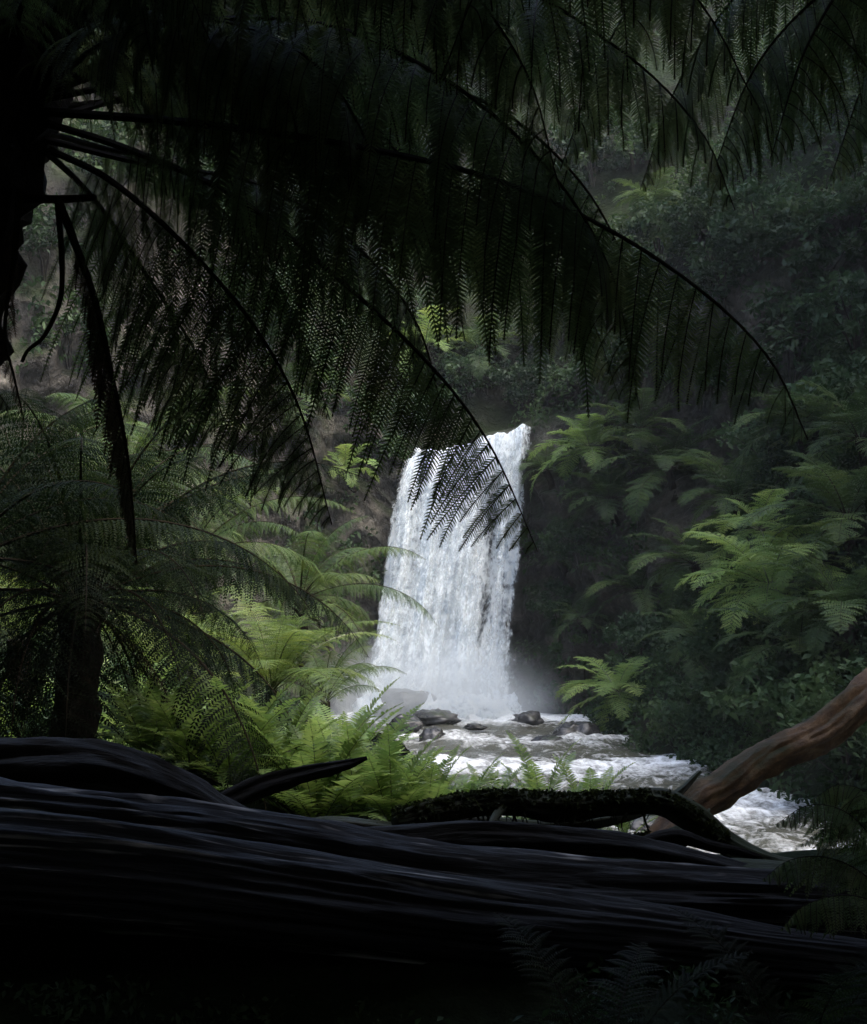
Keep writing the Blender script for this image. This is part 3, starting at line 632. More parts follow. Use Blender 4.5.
NF = [
 ([(35,120,4.0),(130,150,3.9),(240,200,3.8),(340,280,3.7),(430,365,3.65),(490,445,3.6),(538,552,3.6)], 0.30, dict(droop=0.3, t0=0.16, seed=1, r0=0.012, fold=0.25, lift=-1.25, fwd=0.55, pe=5, npin=40, nleaf=34, leafw=0.62, leaf_len=1.25)),
 ([(40,112,4.0),(180,122,3.7),(330,142,3.4),(480,175,3.2),(600,225,3.1),(700,290,3.05),(770,360,3.05),(808,440,3.1)], 0.40, dict(droop=0.9, fold=0.4, lift=-0.7, t0=0.14, seed=2, r0=0.014)),
 ([(50,150,4.0),(110,180,3.9),(180,240,3.75),(250,320,3.65),(300,410,3.6),(332,525,3.6)], 0.36, dict(droop=0.8, fold=0.4, lift=-0.7, t0=0.1, seed=3)),
 ([(50,92,4.0),(160,32,3.7),(300,20,3.4),(430,70,3.2),(540,160,3.1),(610,270,3.1),(640,410,3.15)], 0.34, dict(droop=1.4, t0=0.18, seed=4)),
 ([(40,80,4.0),(140,-20,3.6),(300,-60,3.2),(480,-30,3.0),(620,50,2.9),(700,130,2.9),(735,210,2.9)], 0.36, dict(droop=1.5, t0=0.15, seed=5)),
 ([(45,140,4.0),(150,165,4.0),(260,185,3.9),(350,240,3.85),(415,320,3.8),(445,420,3.8)], 0.24, dict(droop=1.3, t0=0.2, seed=6)),
 ([(40,100,4.0),(200,74,3.9),(330,96,3.7),(410,170,3.6),(450,270,3.55),(465,340,3.5)], 0.28, dict(droop=1.4, t0=0.2, seed=7)),
 ([(40,100,4.0),(120,60,4.5),(250,50,5.0),(380,100,5.3),(450,190,5.4),(490,300,5.4)], 0.34, dict(droop=1.2, t0=0.15, seed=8)),
 ([(20,140,4.0),(-40,190,4.0),(-70,270,4.0),(-30,350,3.9),(10,410,3.9)], 0.2, dict(droop=1.2, t0=0.15, seed=9)),
 ([(30,100,4.0),(60,0,3.7),(150,-90,3.3),(280,-120,3.0),(420,-60,2.8),(520,60,2.75),(560,190,2.75)], 0.34, dict(droop=1.5, t0=0.15, seed=10)),
 ([(30,110,4.0),(100,40,4.2),(200,-20,4.6),(330,-10,5.0),(440,70,5.2),(510,170,5.2)], 0.34, dict(droop=1.2, t0=0.15, seed=11)),
 ([(35,130,4.0),(90,145,4.3),(170,170,4.6),(250,240,4.8),(300,330,4.9),(330,420,4.9)], 0.24, dict(droop=1.2, t0=0.2, seed=12)),
 ([(10,100,4.0),(-20,20,3.7),(-10,-80,3.4),(60,-130,3.1),(150,-80,3.0),(210,40,3.0)], 0.3, dict(droop=1.5, t0=0.2, seed=13)),
 ([(30,100,4.0),(110,10,4.4),(240,-50,4.8),(400,-40,5.2),(530,50,5.4),(600,160,5.4)], 0.42, dict(droop=1.3, t0=0.12, seed=14)),
 ([(45,120,4.0),(150,95,4.3),(290,95,4.8),(420,150,5.2),(500,240,5.3),(540,350,5.3)], 0.42, dict(droop=1.3, t0=0.12, seed=15)),
 ([(40,90,4.0),(140,-60,3.4),(320,-140,2.9),(520,-120,2.6),(680,-20,2.5),(760,110,2.5)], 0.38, dict(droop=1.5, t0=0.15, seed=16)),
 ([(30,100,4.0),(110,40,3.7),(210,20,3.5),(310,60,3.4),(370,150,3.4),(395,260,3.4)], 0.34, dict(droop=1.4, t0=0.12, seed=17)),
 ([(45,150,4.0),(95,200,4.2),(150,280,4.3),(200,360,4.3),(235,450,4.3)], 0.34, dict(droop=0.7, fold=0.4, lift=-0.7, t0=0.1, seed=18)),
 ([(25,100,4.0),(20,0,4.4),(90,-80,5.0),(200,-90,5.5),(300,-20,5.8),(340,90,5.8)], 0.42, dict(droop=1.3, t0=0.12, seed=19)),
 ([(20,90,4.0),(70,40,3.8),(140,10,3.6),(220,20,3.5),(280,80,3.45),(305,170,3.45)], 0.34, dict(droop=1.2, t0=0.08, seed=61)),
 ([(20,100,4.0),(80,70,4.2),(150,70,4.3),(220,110,4.4),(265,180,4.4),(285,270,4.4)], 0.32, dict(droop=1.1, t0=0.08, seed=62)),
 ([(10,80,4.0),(40,10,4.2),(100,-20,4.4),(170,0,4.5),(210,60,4.5),(225,140,4.5)], 0.34, dict(droop=1.2, t0=0.08, seed=63)),
 ([(20,60,4.0),(90,-60,4.3),(220,-100,4.6),(360,-50,4.8),(440,50,4.9),(470,150,4.9)], 0.40, dict(droop=1.2, t0=0.1, seed=64)),
 ([(10,60,4.0),(30,-20,3.6),(80,-60,3.3),(130,-30,3.2),(150,50,3.2)], 0.30, dict(droop=1.3, t0=0.08, seed=65)),
 ([(30,110,4.0),(170,100,4.4),(330,120,4.8),(480,200,5.0),(580,300,5.0),(620,400,5.0)], 0.40, dict(droop=1.0, fold=0.4, lift=-0.6, t0=0.12, seed=66)),
 ([(30,100,4.0),(150,60,3.8),(320,50,3.6),(480,100,3.5),(570,170,3.5),(620,250,3.5),(640,330,3.5)], 0.40, dict(droop=1.0, fold=0.4, lift=-0.6, t0=0.12, seed=67)),
]
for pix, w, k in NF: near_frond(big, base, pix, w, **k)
near_frond(big, base, [(58,200,3.9),(72,235,3.9),(95,300,3.9),(112,375,3.9),(128,460,3.9),(137,565,3.9)], 0.12, 34, 14, [M['frond_dead'], M['rachis']], 'dead_frond', droop=2.2, fwd=0.7, seed=21, r0=0.013, fold=0.35, t0=0.12)
near_frond(big, base, [(20,190,3.9),(14,260,3.9),(5,330,3.85),(15,380,3.8),(24,420,3.8)], 0.06, 26, 10, [M['frond_dead'], M['rachis']], 'dead_frond', droop=2.0, fwd=0.7, seed=22, fold=0.4)
rt = spline(np.array([P(58,205,3.95), P(62,260,3.95), P(60,300,3.95), P(45,335,3.95), P(28,350,3.95), P(22,362,3.95)]) - base, 30)
v, f = tube(rt, np.linspace(0.010, 0.005, 30), 6); mesh_obj('broken_stipe', v, f, M['rachis'], big, smooth=True)
v, f = tube(spline(np.array([P(20,198,4.0), P(60,199,3.95), P(95,197,3.9)]) - base, 10), np.linspace(0.014, 0.010, 10), 7); mesh_obj('broken_stipe', v, f, M['rachis'], big, smooth=True)

# ---- a second one, off the right edge, whose fronds darken the top right
base2 = np.array([2.9, 4.2, 0.0]); base2[2] = height(2.9, 4.2) - 0.1
apex2 = P(1060, -170, 4.2)
big2 = empty('tree_fern', base2, 'dark tree fern outside the upper right edge, its hanging fronds crossing the top right', 'tree fern', G_OVER)
base2 = np.asarray(base2); fern_trunk(base2, apex2, 0.18, 0.15, big2, 4.0, 0.3, 18, 60)
NF2 = [
 ([(1050,-170,4.2),(930,-190,3.9),(800,-150,3.6),(690,-70,3.4),(610,40,3.3),(560,170,3.3)], 0.36, dict(droop=1.6, t0=0.15, seed=31)),
 ([(1050,-160,4.2),(960,-150,4.4),(850,-100,4.6),(750,-20,4.7),(680,80,4.8),(640,190,4.8)], 0.36, dict(droop=1.5, t0=0.15, seed=32)),
 ([(1055,-150,4.2),(970,-130,3.9),(880,-60,3.7),(810,40,3.6),(770,160,3.55)], 0.36, dict(droop=1.5, t0=0.15, seed=33)),
 ([(1060,-150,4.2),(1000,-100,4.5),(930,-20,4.8),(870,70,5.0),(830,180,5.0)], 0.36, dict(droop=1.4, t0=0.15, seed=34)),
 ([(1060,-150,4.2),(1010,-80,4.0),(950,20,3.9),(900,130,3.8),(880,250,3.8)], 0.34, dict(droop=1.4, t0=0.15, seed=35)),
 ([(1050,-180,4.2),(940,-230,3.6),(780,-230,3.1),(620,-160,2.8),(500,-50,2.7),(440,80,2.7)], 0.34, dict(droop=1.6, t0=0.15, seed=36)),
 ([(1050,-160,4.2),(940,-160,4.7),(800,-120,5.2),(660,-60,5.5),(540,20,5.6),(470,130,5.6)], 0.42, dict(droop=1.4, t0=0.12, seed=37)),
 ([(1055,-150,4.2),(960,-100,4.3),(850,-30,4.3),(760,60,4.3),(710,180,4.3)], 0.40, dict(droop=1.4, t0=0.12, seed=38)),
 ([(1060,-140,4.2),(1000,-60,4.3),(940,50,4.4),(910,180,4.4),(905,290,4.4)], 0.40, dict(droop=1.3, t0=0.12, seed=39)),
 ([(1040,-190,4.2),(900,-240,4.4),(740,-200,4.6),(600,-110,4.7),(520,0,4.7),(490,110,4.7)], 0.42, dict(droop=1.5, t0=0.12, seed=40)),
]
for pix, w, k in NF2: near_frond(big2, base2, pix, w, 40, 38, **k)

# ---- the left tree fern in full view, and the younger ones behind it
GL = 'tree ferns on the left bank'
def stand(px, py, D, sink=0.1):
    a = P(px, py, D); return a, np.array([a[0], a[1], height(a[0], a[1]) - sink])
a, b = stand(80, 602, 9.4)
tree_fern(a, b + np.array([-0.05, 0, 0]), 'dark tree fern with a short stout trunk rising behind the black root at left', painted_shade_set, 46, GL, 1.14, 0.125, 3, 0, 11, (dead_set, 5))
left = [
 (-45, 560, 8.2, painted_shade_set, 18, 1.0, 0.15, 'tree fern at the left picture edge of which only right-hand fronds show'),
 (75, 530, 16.5, painted_shade_set, 24, 1.25, 0.10, 'taller tree fern standing directly behind the dark left one'),
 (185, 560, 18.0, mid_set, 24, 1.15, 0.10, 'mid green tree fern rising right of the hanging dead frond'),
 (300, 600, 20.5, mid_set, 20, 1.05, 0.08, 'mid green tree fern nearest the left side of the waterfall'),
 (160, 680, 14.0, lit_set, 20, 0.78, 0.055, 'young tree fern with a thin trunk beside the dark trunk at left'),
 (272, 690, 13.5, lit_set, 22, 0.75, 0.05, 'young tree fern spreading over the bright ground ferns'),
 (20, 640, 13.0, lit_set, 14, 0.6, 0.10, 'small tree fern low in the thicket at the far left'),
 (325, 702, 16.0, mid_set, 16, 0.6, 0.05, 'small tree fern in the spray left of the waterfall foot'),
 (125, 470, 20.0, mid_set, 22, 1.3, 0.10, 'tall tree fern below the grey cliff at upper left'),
 (20, 500, 17.0, painted_shade_set, 22, 1.3, 0.10, 'tall tree fern at upper left beneath the leaning black trunk'),
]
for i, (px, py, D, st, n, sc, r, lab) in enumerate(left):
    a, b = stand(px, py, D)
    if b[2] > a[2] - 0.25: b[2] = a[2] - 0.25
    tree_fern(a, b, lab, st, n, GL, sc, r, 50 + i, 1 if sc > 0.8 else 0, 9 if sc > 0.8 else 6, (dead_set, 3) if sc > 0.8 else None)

# ---- right bank tree ferns
GR = 'tree ferns on the right bank'
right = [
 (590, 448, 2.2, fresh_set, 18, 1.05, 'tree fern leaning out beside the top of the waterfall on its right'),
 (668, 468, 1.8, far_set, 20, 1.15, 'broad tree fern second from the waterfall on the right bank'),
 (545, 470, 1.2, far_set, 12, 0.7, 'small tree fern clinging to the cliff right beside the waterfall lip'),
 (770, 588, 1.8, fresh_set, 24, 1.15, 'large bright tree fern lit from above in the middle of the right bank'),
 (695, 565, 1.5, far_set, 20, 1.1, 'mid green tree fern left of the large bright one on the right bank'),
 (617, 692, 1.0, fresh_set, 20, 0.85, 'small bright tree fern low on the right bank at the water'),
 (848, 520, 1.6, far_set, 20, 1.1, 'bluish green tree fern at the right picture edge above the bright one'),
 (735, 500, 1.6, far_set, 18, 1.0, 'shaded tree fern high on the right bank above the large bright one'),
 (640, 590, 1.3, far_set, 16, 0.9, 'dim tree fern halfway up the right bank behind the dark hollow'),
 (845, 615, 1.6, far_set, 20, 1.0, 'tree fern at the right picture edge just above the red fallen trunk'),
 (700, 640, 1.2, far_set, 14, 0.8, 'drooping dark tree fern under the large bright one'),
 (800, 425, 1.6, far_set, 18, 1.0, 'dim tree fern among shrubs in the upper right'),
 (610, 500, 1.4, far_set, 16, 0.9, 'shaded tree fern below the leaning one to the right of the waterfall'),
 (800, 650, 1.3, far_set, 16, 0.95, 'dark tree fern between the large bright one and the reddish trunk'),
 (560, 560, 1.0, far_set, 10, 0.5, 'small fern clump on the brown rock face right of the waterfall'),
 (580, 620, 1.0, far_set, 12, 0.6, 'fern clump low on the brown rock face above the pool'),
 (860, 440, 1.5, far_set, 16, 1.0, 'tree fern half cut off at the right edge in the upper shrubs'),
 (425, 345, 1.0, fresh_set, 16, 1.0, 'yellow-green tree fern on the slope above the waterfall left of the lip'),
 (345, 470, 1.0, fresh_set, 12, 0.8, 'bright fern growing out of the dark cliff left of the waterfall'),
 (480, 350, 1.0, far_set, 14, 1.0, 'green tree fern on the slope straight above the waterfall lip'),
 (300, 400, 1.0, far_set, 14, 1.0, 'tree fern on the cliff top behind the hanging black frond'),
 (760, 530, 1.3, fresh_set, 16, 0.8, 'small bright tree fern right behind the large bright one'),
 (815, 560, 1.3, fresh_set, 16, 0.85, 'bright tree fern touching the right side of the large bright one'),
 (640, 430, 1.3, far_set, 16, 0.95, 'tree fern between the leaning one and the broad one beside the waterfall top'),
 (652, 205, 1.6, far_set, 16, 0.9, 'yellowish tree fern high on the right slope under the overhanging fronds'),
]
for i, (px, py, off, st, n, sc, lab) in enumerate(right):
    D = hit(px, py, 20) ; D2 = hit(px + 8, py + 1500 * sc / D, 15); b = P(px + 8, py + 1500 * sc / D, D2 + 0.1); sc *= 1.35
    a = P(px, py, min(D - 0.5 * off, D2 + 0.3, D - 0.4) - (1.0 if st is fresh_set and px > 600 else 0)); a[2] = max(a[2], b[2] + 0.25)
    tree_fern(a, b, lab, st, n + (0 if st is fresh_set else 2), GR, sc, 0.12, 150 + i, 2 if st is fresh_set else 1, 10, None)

# ---- bright ground ferns behind the logs
GG = 'ground ferns behind the fallen logs'
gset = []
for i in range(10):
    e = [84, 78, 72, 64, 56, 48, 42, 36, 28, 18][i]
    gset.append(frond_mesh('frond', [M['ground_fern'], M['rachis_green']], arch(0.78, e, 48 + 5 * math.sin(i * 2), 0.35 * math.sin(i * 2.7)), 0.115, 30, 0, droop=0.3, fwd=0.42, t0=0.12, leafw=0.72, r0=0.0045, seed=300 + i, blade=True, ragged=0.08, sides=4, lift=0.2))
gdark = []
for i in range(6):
    gdark.append(frond_mesh('frond', [M['frond_painted_shade'], M['rachis']], arch(0.85, [70, 58, 46, 34, 24, 12][i], 60, 0.3 * math.sin(i * 2.7)), 0.16, 30, 12, droop=0.4, fwd=0.42, t0=0.14, leafw=0.8, r0=0.005, seed=330 + i, ragged=0.08, sides=4, hi=True))  # same darkened leaf, foreground shade carried by its colour
def ground_fern(px, py, D, sc, n, label, st=gset, group=GG, seed=0, onground=True):
    g = np.random.default_rng(seed + 900)
    q = P(px, py, D)
    if onground: q[2] = height(q[0], q[1]) - 0.02
    root = empty('ground_fern', q, label, 'fern', group)
    for i in range(n):
        az = i * 2.39996 + g.uniform(-0.3, 0.3); k = int(np.clip(round(i / n * (len(st) - 1) + g.uniform(-1, 1)), 0, len(st) - 1))
        link('frond', st[k], root, (0.03 * math.cos(az), 0.03 * math.sin(az), 0), az, sc * g.uniform(0.8, 1.12))
    return root
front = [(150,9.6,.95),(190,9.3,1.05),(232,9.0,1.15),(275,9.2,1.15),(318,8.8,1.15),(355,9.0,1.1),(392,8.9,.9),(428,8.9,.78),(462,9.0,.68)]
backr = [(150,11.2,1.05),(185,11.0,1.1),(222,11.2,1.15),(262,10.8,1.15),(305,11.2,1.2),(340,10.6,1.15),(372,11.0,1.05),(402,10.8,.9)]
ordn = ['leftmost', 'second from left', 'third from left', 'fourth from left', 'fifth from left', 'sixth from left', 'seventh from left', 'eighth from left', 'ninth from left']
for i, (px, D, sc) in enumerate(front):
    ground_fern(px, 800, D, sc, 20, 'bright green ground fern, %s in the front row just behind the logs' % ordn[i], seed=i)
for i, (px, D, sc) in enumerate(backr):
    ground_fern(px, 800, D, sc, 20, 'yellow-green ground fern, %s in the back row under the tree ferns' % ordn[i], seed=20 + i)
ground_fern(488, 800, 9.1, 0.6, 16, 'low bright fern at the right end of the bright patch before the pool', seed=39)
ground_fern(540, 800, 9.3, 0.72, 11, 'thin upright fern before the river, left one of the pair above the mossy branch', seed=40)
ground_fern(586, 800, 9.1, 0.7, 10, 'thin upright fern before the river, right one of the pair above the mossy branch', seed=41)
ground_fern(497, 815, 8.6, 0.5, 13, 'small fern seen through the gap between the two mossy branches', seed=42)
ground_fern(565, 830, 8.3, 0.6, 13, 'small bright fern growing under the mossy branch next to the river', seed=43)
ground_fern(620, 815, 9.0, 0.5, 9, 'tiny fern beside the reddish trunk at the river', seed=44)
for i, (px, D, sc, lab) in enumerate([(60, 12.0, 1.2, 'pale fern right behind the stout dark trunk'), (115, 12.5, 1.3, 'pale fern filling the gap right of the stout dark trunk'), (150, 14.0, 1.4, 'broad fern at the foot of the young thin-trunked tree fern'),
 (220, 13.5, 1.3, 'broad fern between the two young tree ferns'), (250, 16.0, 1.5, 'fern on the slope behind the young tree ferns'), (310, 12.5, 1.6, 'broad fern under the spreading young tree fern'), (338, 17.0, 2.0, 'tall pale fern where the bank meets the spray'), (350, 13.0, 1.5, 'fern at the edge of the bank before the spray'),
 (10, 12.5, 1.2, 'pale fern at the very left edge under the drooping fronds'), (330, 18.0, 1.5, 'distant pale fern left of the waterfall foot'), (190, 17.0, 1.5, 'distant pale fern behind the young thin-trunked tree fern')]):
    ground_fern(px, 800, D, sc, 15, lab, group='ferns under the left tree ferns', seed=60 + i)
GD = 'dark ferns in the foreground shade'
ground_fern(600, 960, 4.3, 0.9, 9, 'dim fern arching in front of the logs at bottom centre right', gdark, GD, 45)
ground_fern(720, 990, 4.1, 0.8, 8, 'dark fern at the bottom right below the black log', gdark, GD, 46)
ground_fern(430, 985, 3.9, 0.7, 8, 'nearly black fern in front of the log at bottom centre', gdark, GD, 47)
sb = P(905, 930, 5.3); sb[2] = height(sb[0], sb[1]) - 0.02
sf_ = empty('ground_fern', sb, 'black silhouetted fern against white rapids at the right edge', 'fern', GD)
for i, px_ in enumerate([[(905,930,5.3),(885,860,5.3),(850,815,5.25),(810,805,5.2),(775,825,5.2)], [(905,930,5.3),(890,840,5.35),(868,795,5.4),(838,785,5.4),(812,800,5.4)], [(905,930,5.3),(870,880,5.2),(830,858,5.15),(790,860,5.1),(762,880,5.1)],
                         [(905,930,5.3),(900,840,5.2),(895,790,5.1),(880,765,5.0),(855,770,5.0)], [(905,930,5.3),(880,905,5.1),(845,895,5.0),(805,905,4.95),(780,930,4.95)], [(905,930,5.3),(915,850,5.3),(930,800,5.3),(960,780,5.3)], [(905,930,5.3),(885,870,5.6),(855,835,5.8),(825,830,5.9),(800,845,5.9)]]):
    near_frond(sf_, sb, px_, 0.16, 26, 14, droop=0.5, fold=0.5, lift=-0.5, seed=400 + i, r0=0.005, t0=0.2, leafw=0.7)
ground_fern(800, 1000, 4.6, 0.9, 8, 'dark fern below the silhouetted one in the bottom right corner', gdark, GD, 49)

# ------------------------------------------------------------------ fallen logs and branches
def log(name, pix, rads, mat, label, cat, group=None, sides=28, n=120, flute=0.12, rough=0.08, seed=0.0, twist=0.6, parent=None, lobes=5, ridge=0.0):
    """pix = (px, py, depth); rads in metres"""
    pts = np.array([P(*q) for q in pix]); C4 = spline(np.column_stack([pts, rads]), n)
    C, rad = C4[:, :3], C4[:, 3]
    o0 = C[n // 2].copy() if parent is None else np.array(parent.location)
    s = np.concatenate([[0], np.cumsum(np.linalg.norm(np.diff(C, axis=0), axis=1))])
    rr = np.zeros((n, sides)); lc = []; crest = []; up0 = 0.0 if math.sin(0) else 0.0
    for i in range(n):
        for j in range(sides):
            th = 2 * math.pi * j / sides; tw = th + twist * s[i]
            k = flute * math.sin(lobes * tw + 1.3 * fbm(s[i] * 0.7, seed, 0, 2)) * 0.5 + flute * fbm(math.cos(tw) * 1.8 + seed, math.sin(tw) * 1.8, s[i] * 0.5, 3)
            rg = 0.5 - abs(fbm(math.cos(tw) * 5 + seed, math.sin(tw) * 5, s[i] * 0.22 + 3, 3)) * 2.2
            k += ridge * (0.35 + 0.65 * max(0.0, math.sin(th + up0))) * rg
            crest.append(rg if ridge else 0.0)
            k += 0.35 * ridge * (0.3 - abs(fbm(math.cos(tw) * 14 + seed, math.sin(tw) * 14, s[i] * 0.8 + 9, 3)))
            k += rough * fbm(math.cos(th) * 4 + seed, math.sin(th) * 4, s[i] * 1.6, 4)
            rr[i, j] = rad[i] * (1 + k)
            lc.append((math.cos(tw) * rad[i], math.sin(tw) * rad[i], s[i]))
    v, f = tube(C - o0, rr, sides)
    o = mesh_obj(name, v, f, mat, parent, {'lc': lc, 'crest': crest}, smooth=True, loc=None if parent else o0)
    if parent is None: tag(o, label, cat, group)
    return o
GLOG = 'fallen trunks and branches'
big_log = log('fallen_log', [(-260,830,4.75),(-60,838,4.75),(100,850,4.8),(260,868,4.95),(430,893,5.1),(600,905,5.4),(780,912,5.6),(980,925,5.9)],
    [0.19,0.19,0.185,0.18,0.16,0.14,0.13,0.12], M['wet_log'], 'long wet black log with painted silver highlights sloping down to the right behind the thicker one', 'log', GLOG, 120, 340, 0.20, 0.08, 2.0, 0.15, lobes=3, ridge=0.18)
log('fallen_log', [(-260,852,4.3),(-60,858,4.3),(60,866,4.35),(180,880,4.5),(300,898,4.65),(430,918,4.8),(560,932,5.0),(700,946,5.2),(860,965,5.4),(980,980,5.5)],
    [0.165,0.165,0.16,0.155,0.145,0.135,0.125,0.11,0.095,0.09], M['wet_log'], 'wet black log with painted silvery highlights lying nearest the viewer', 'log', GLOG, 120, 340, 0.20, 0.08, 6.0, 0.12, lobes=2, ridge=0.07)
log('tree_root', [(-160,795,5.3),(-40,775,5.3),(60,768,5.35),(120,776,5.4),(180,800,5.5),(240,832,5.6),(310,845,5.7),(400,842,5.8),(480,836,5.9),(560,842,5.95),(640,852,5.95),(740,876,5.85),(840,900,5.8)],
    [0.13,0.12,0.11,0.105,0.095,0.085,0.07,0.065,0.06,0.055,0.052,0.05,0.045], M['root'], 'thick black root humped at left and winding behind the big log', 'root', GLOG, 48, 260, 0.2, 0.1, 4.0, ridge=0.14)
log('branch', [(190,822,5.7),(225,803,5.75),(262,786,5.8),(310,773,5.85),(345,765,5.9),(367,758,5.9)], [0.05,0.045,0.04,0.03,0.02,0.008], M['root'],
    'dead pointed branch sticking up right in front of bright ferns', 'branch', GLOG, 36, 140, 0.25, 0.22, 5.0, ridge=0.25)
ft = log('fallen_tree', [(930,655,8.6),(880,684,8.3),(820,733,7.9),(765,758,7.6),(722,790,7.3),(692,806,7.1),(662,838,6.9),(630,862,6.8),(590,880,6.7)],
    [0.098,0.092,0.088,0.080,0.082,0.088,0.072,0.062,0.055], M['red_bark'], 'reddish brown trunk slanting down from the right edge across the river', 'trunk', GLOG, 48, 300, 0.22, 0.16, 7.0, ridge=0.16)
mb = log('mossy_branch', [(395,822,6.0),(450,808,6.1),(505,802,6.15),(560,806,6.2),(620,803,6.2),(660,803,6.2),(690,817,6.15),(728,845,6.1),(770,866,6.0),(840,880,5.9)],
    [0.038,0.044,0.04,0.044,0.042,0.046,0.048,0.044,0.044,0.048], M['mossy'], 'upper mossy branch bending down to the right before the rapids', 'branch', GLOG, 36, 280, 0.32, 0.36, 8.0, ridge=0.16)
ml = log('mossy_branch', [(330,838,6.2),(400,836,6.3),(450,832,6.3),(500,838,6.3),(545,852,6.3),(600,856,6.2),(650,848,6.2),(690,832,6.3),(705,815,6.5)],
    [0.04,0.046,0.05,0.052,0.05,0.046,0.044,0.04,0.034], M['mossy'], 'lower mossy branch curving below the other one towards the reddish trunk', 'branch', GLOG, 36, 280, 0.32, 0.36, 9.0, ridge=0.16)
log('fallen_log', [(420,862,5.9),(520,872,5.9),(620,874,5.9),(720,876,5.9),(800,884,5.8),(900,890,5.7)], [0.05,0.06,0.065,0.07,0.075,0.08], M['mossy'],
    'thin brown log lying along the top of the huge black one', 'log', GLOG, 18, 120, 0.15, 0.15, 11.0)
def stub(parent, pix, rads, mat):
    log('broken_stub', pix, rads, mat, None, None, sides=12, n=24, flute=0.2, rough=0.3, seed=pix[0][0], parent=parent)
stub(mb, [(505,804,6.15),(492,822,6.0),(489,838,5.95)], [0.022, 0.015, 0.006], M['mossy'])
log('branch', [(262,834,6.1),(330,824,6.2),(400,829,6.25),(470,822,6.3),(540,828,6.3),(610,820,6.35),(668,800,6.5),(700,772,6.7)], [0.03,0.034,0.03,0.034,0.03,0.026,0.02,0.01], M['mossy'],
    'thin crooked mossy limb behind the two mossy branches reaching far left', 'branch', GLOG, 18, 200, 0.3, 0.35, 13.0, ridge=0.15)
log('branch', [(610,868,5.95),(640,846,6.0),(676,836,6.05),(712,846,6.0),(742,852,6.0),(775,862,6.0)], [0.03,0.03,0.028,0.022,0.015,0.006], M['root'],
    'short black limb crossing the foot of the reddish trunk', 'branch', GLOG, 16, 120, 0.3, 0.3, 14.0, ridge=0.15)
# moss and rootlets dangling from the mossy branches
def tassels(parent, pix, n, seed):
    g = np.random.default_rng(seed); V, Fc = [], []; nv = 0
    C = spline(np.array([P(*q) for q in pix]), 200) - np.array(parent.location)
    for k in range(n):
        p = C[int(np.clip(g.choice([20, 55, 70, 110, 140, 175]) + g.normal() * 12, 0, 199))] + np.array([0, g.uniform(-.05, .02), -0.035]); L = g.uniform(0.03, 0.16) * (1 if g.random() < .8 else 1.8)
        q = np.array([p + np.array([0.02 * math.sin(3 * t + k), 0.01 * math.cos(2 * t + k), -L * t]) for t in np.linspace(0, 1, 5)])
        v, f = tube(q, np.linspace(0.004, 0.0008, 5) * g.uniform(0.4, 1.6), 4); V.append(v); Fc += [tuple(i + nv for i in t) for t in f]; nv += len(v)
    mesh_obj('hanging_moss', np.vstack(V), Fc, M['mossy'], parent, {'lc': np.vstack(V)})
tassels(mb, [(430,812,6.1),(505,802,6.15),(560,806,6.2),(620,803,6.2),(665,805,6.2)], 70, 1)
def moss_tufts(parent, pix, n, seed, rad):
    g = np.random.default_rng(seed); C = spline(np.array([P(*q) for q in pix]), 300) - np.array(parent.location)
    i = np.clip((g.beta(1.2, 1.2, n) * 300).astype(int), 0, 299); a = g.normal(size=n) * 0.9
    c = C[i] + np.stack([np.zeros(n), np.sin(a) * rad, np.cos(a) * rad], 1)
    v, f, var = leaf_cloud(g, c, g.uniform(0.008, 0.03, n), 26, 0.016, 0.3)
    mesh_obj('moss', v, f, M['moss'], parent, {'var': var})
tassels(ml, [(400,838,6.3),(500,842,6.3),(560,856,6.3),(650,852,6.2)], 70, 2)

# ------------------------------------------------------------------ shrubs and trees
def leaf_cloud(g, centers, radii, per, size, up=0.5):
    """many leaf-sized diamonds spread through clumps"""
    c = np.repeat(centers, per, 0); r = np.repeat(radii, per)[:, None]
    d = unit(g.normal(size=c.shape)) * (g.random((len(c), 1)) ** 0.45) * r * np.array([1, 1, 0.7])
    p = c + d; n = unit(g.normal(size=c.shape) + np.array([0, 0, up * 2])); a = unit(np.cross(n, g.normal(size=c.shape))); b = np.cross(n, a)
    s = size * g.uniform(0.6, 1.3, (len(c), 1))
    v = np.stack([p - a * s * 0.6, p + b * s * 0.3 + a * s * 0.05, p + a * s * 0.6 - np.array([0, 0, 1]) * s * 0.2, p - b * s * 0.3 + a * s * 0.05], 1)
    f = np.arange(len(c) * 4).reshape(-1, 4).tolist()
    var = np.repeat(np.repeat(g.random(len(centers)), per) * 0.7 + 0.3 * g.random(len(c)), 4)
    return v.reshape(-1, 3), f, var
def shrub_meshes(i, mat, w=1.3, h=1.8, nc=34, per=60, size=0.17):
    g = np.random.default_rng(500 + i)
    c = g.normal(size=(nc, 3)); c = unit(c) * (g.random((nc, 1)) ** 0.4) * np.array([w, w, h * 0.5]); c[:, 2] += h * 0.62
    v, f, var = leaf_cloud(g, c, g.uniform(0.25, 0.5, nc) * w * 0.7, per, size)
    me = bpy.data.meshes.new('foliage'); me.from_pydata(v.tolist(), [], f); me.materials.append(mat)
    at = me.attributes.new('var', 'FLOAT', 'POINT'); at.data.foreach_set('value', var.astype(np.float32))
    V, Fc, nv = [], [], 0
    for k in range(0, nc, 4):
        t, fc = tube(spline([(0, 0, -0.4), c[k] * np.array([0.3, 0.3, 0.45]), c[k]], 8), np.linspace(0.04, 0.01, 8), 5)
        V.append(t); Fc += [tuple(q + nv for q in ff) for ff in fc]; nv += len(t)
    ms = bpy.data.meshes.new('stem'); ms.from_pydata(np.vstack(V).tolist(), [], Fc); ms.materials.append(M['bark'])
    return me, ms
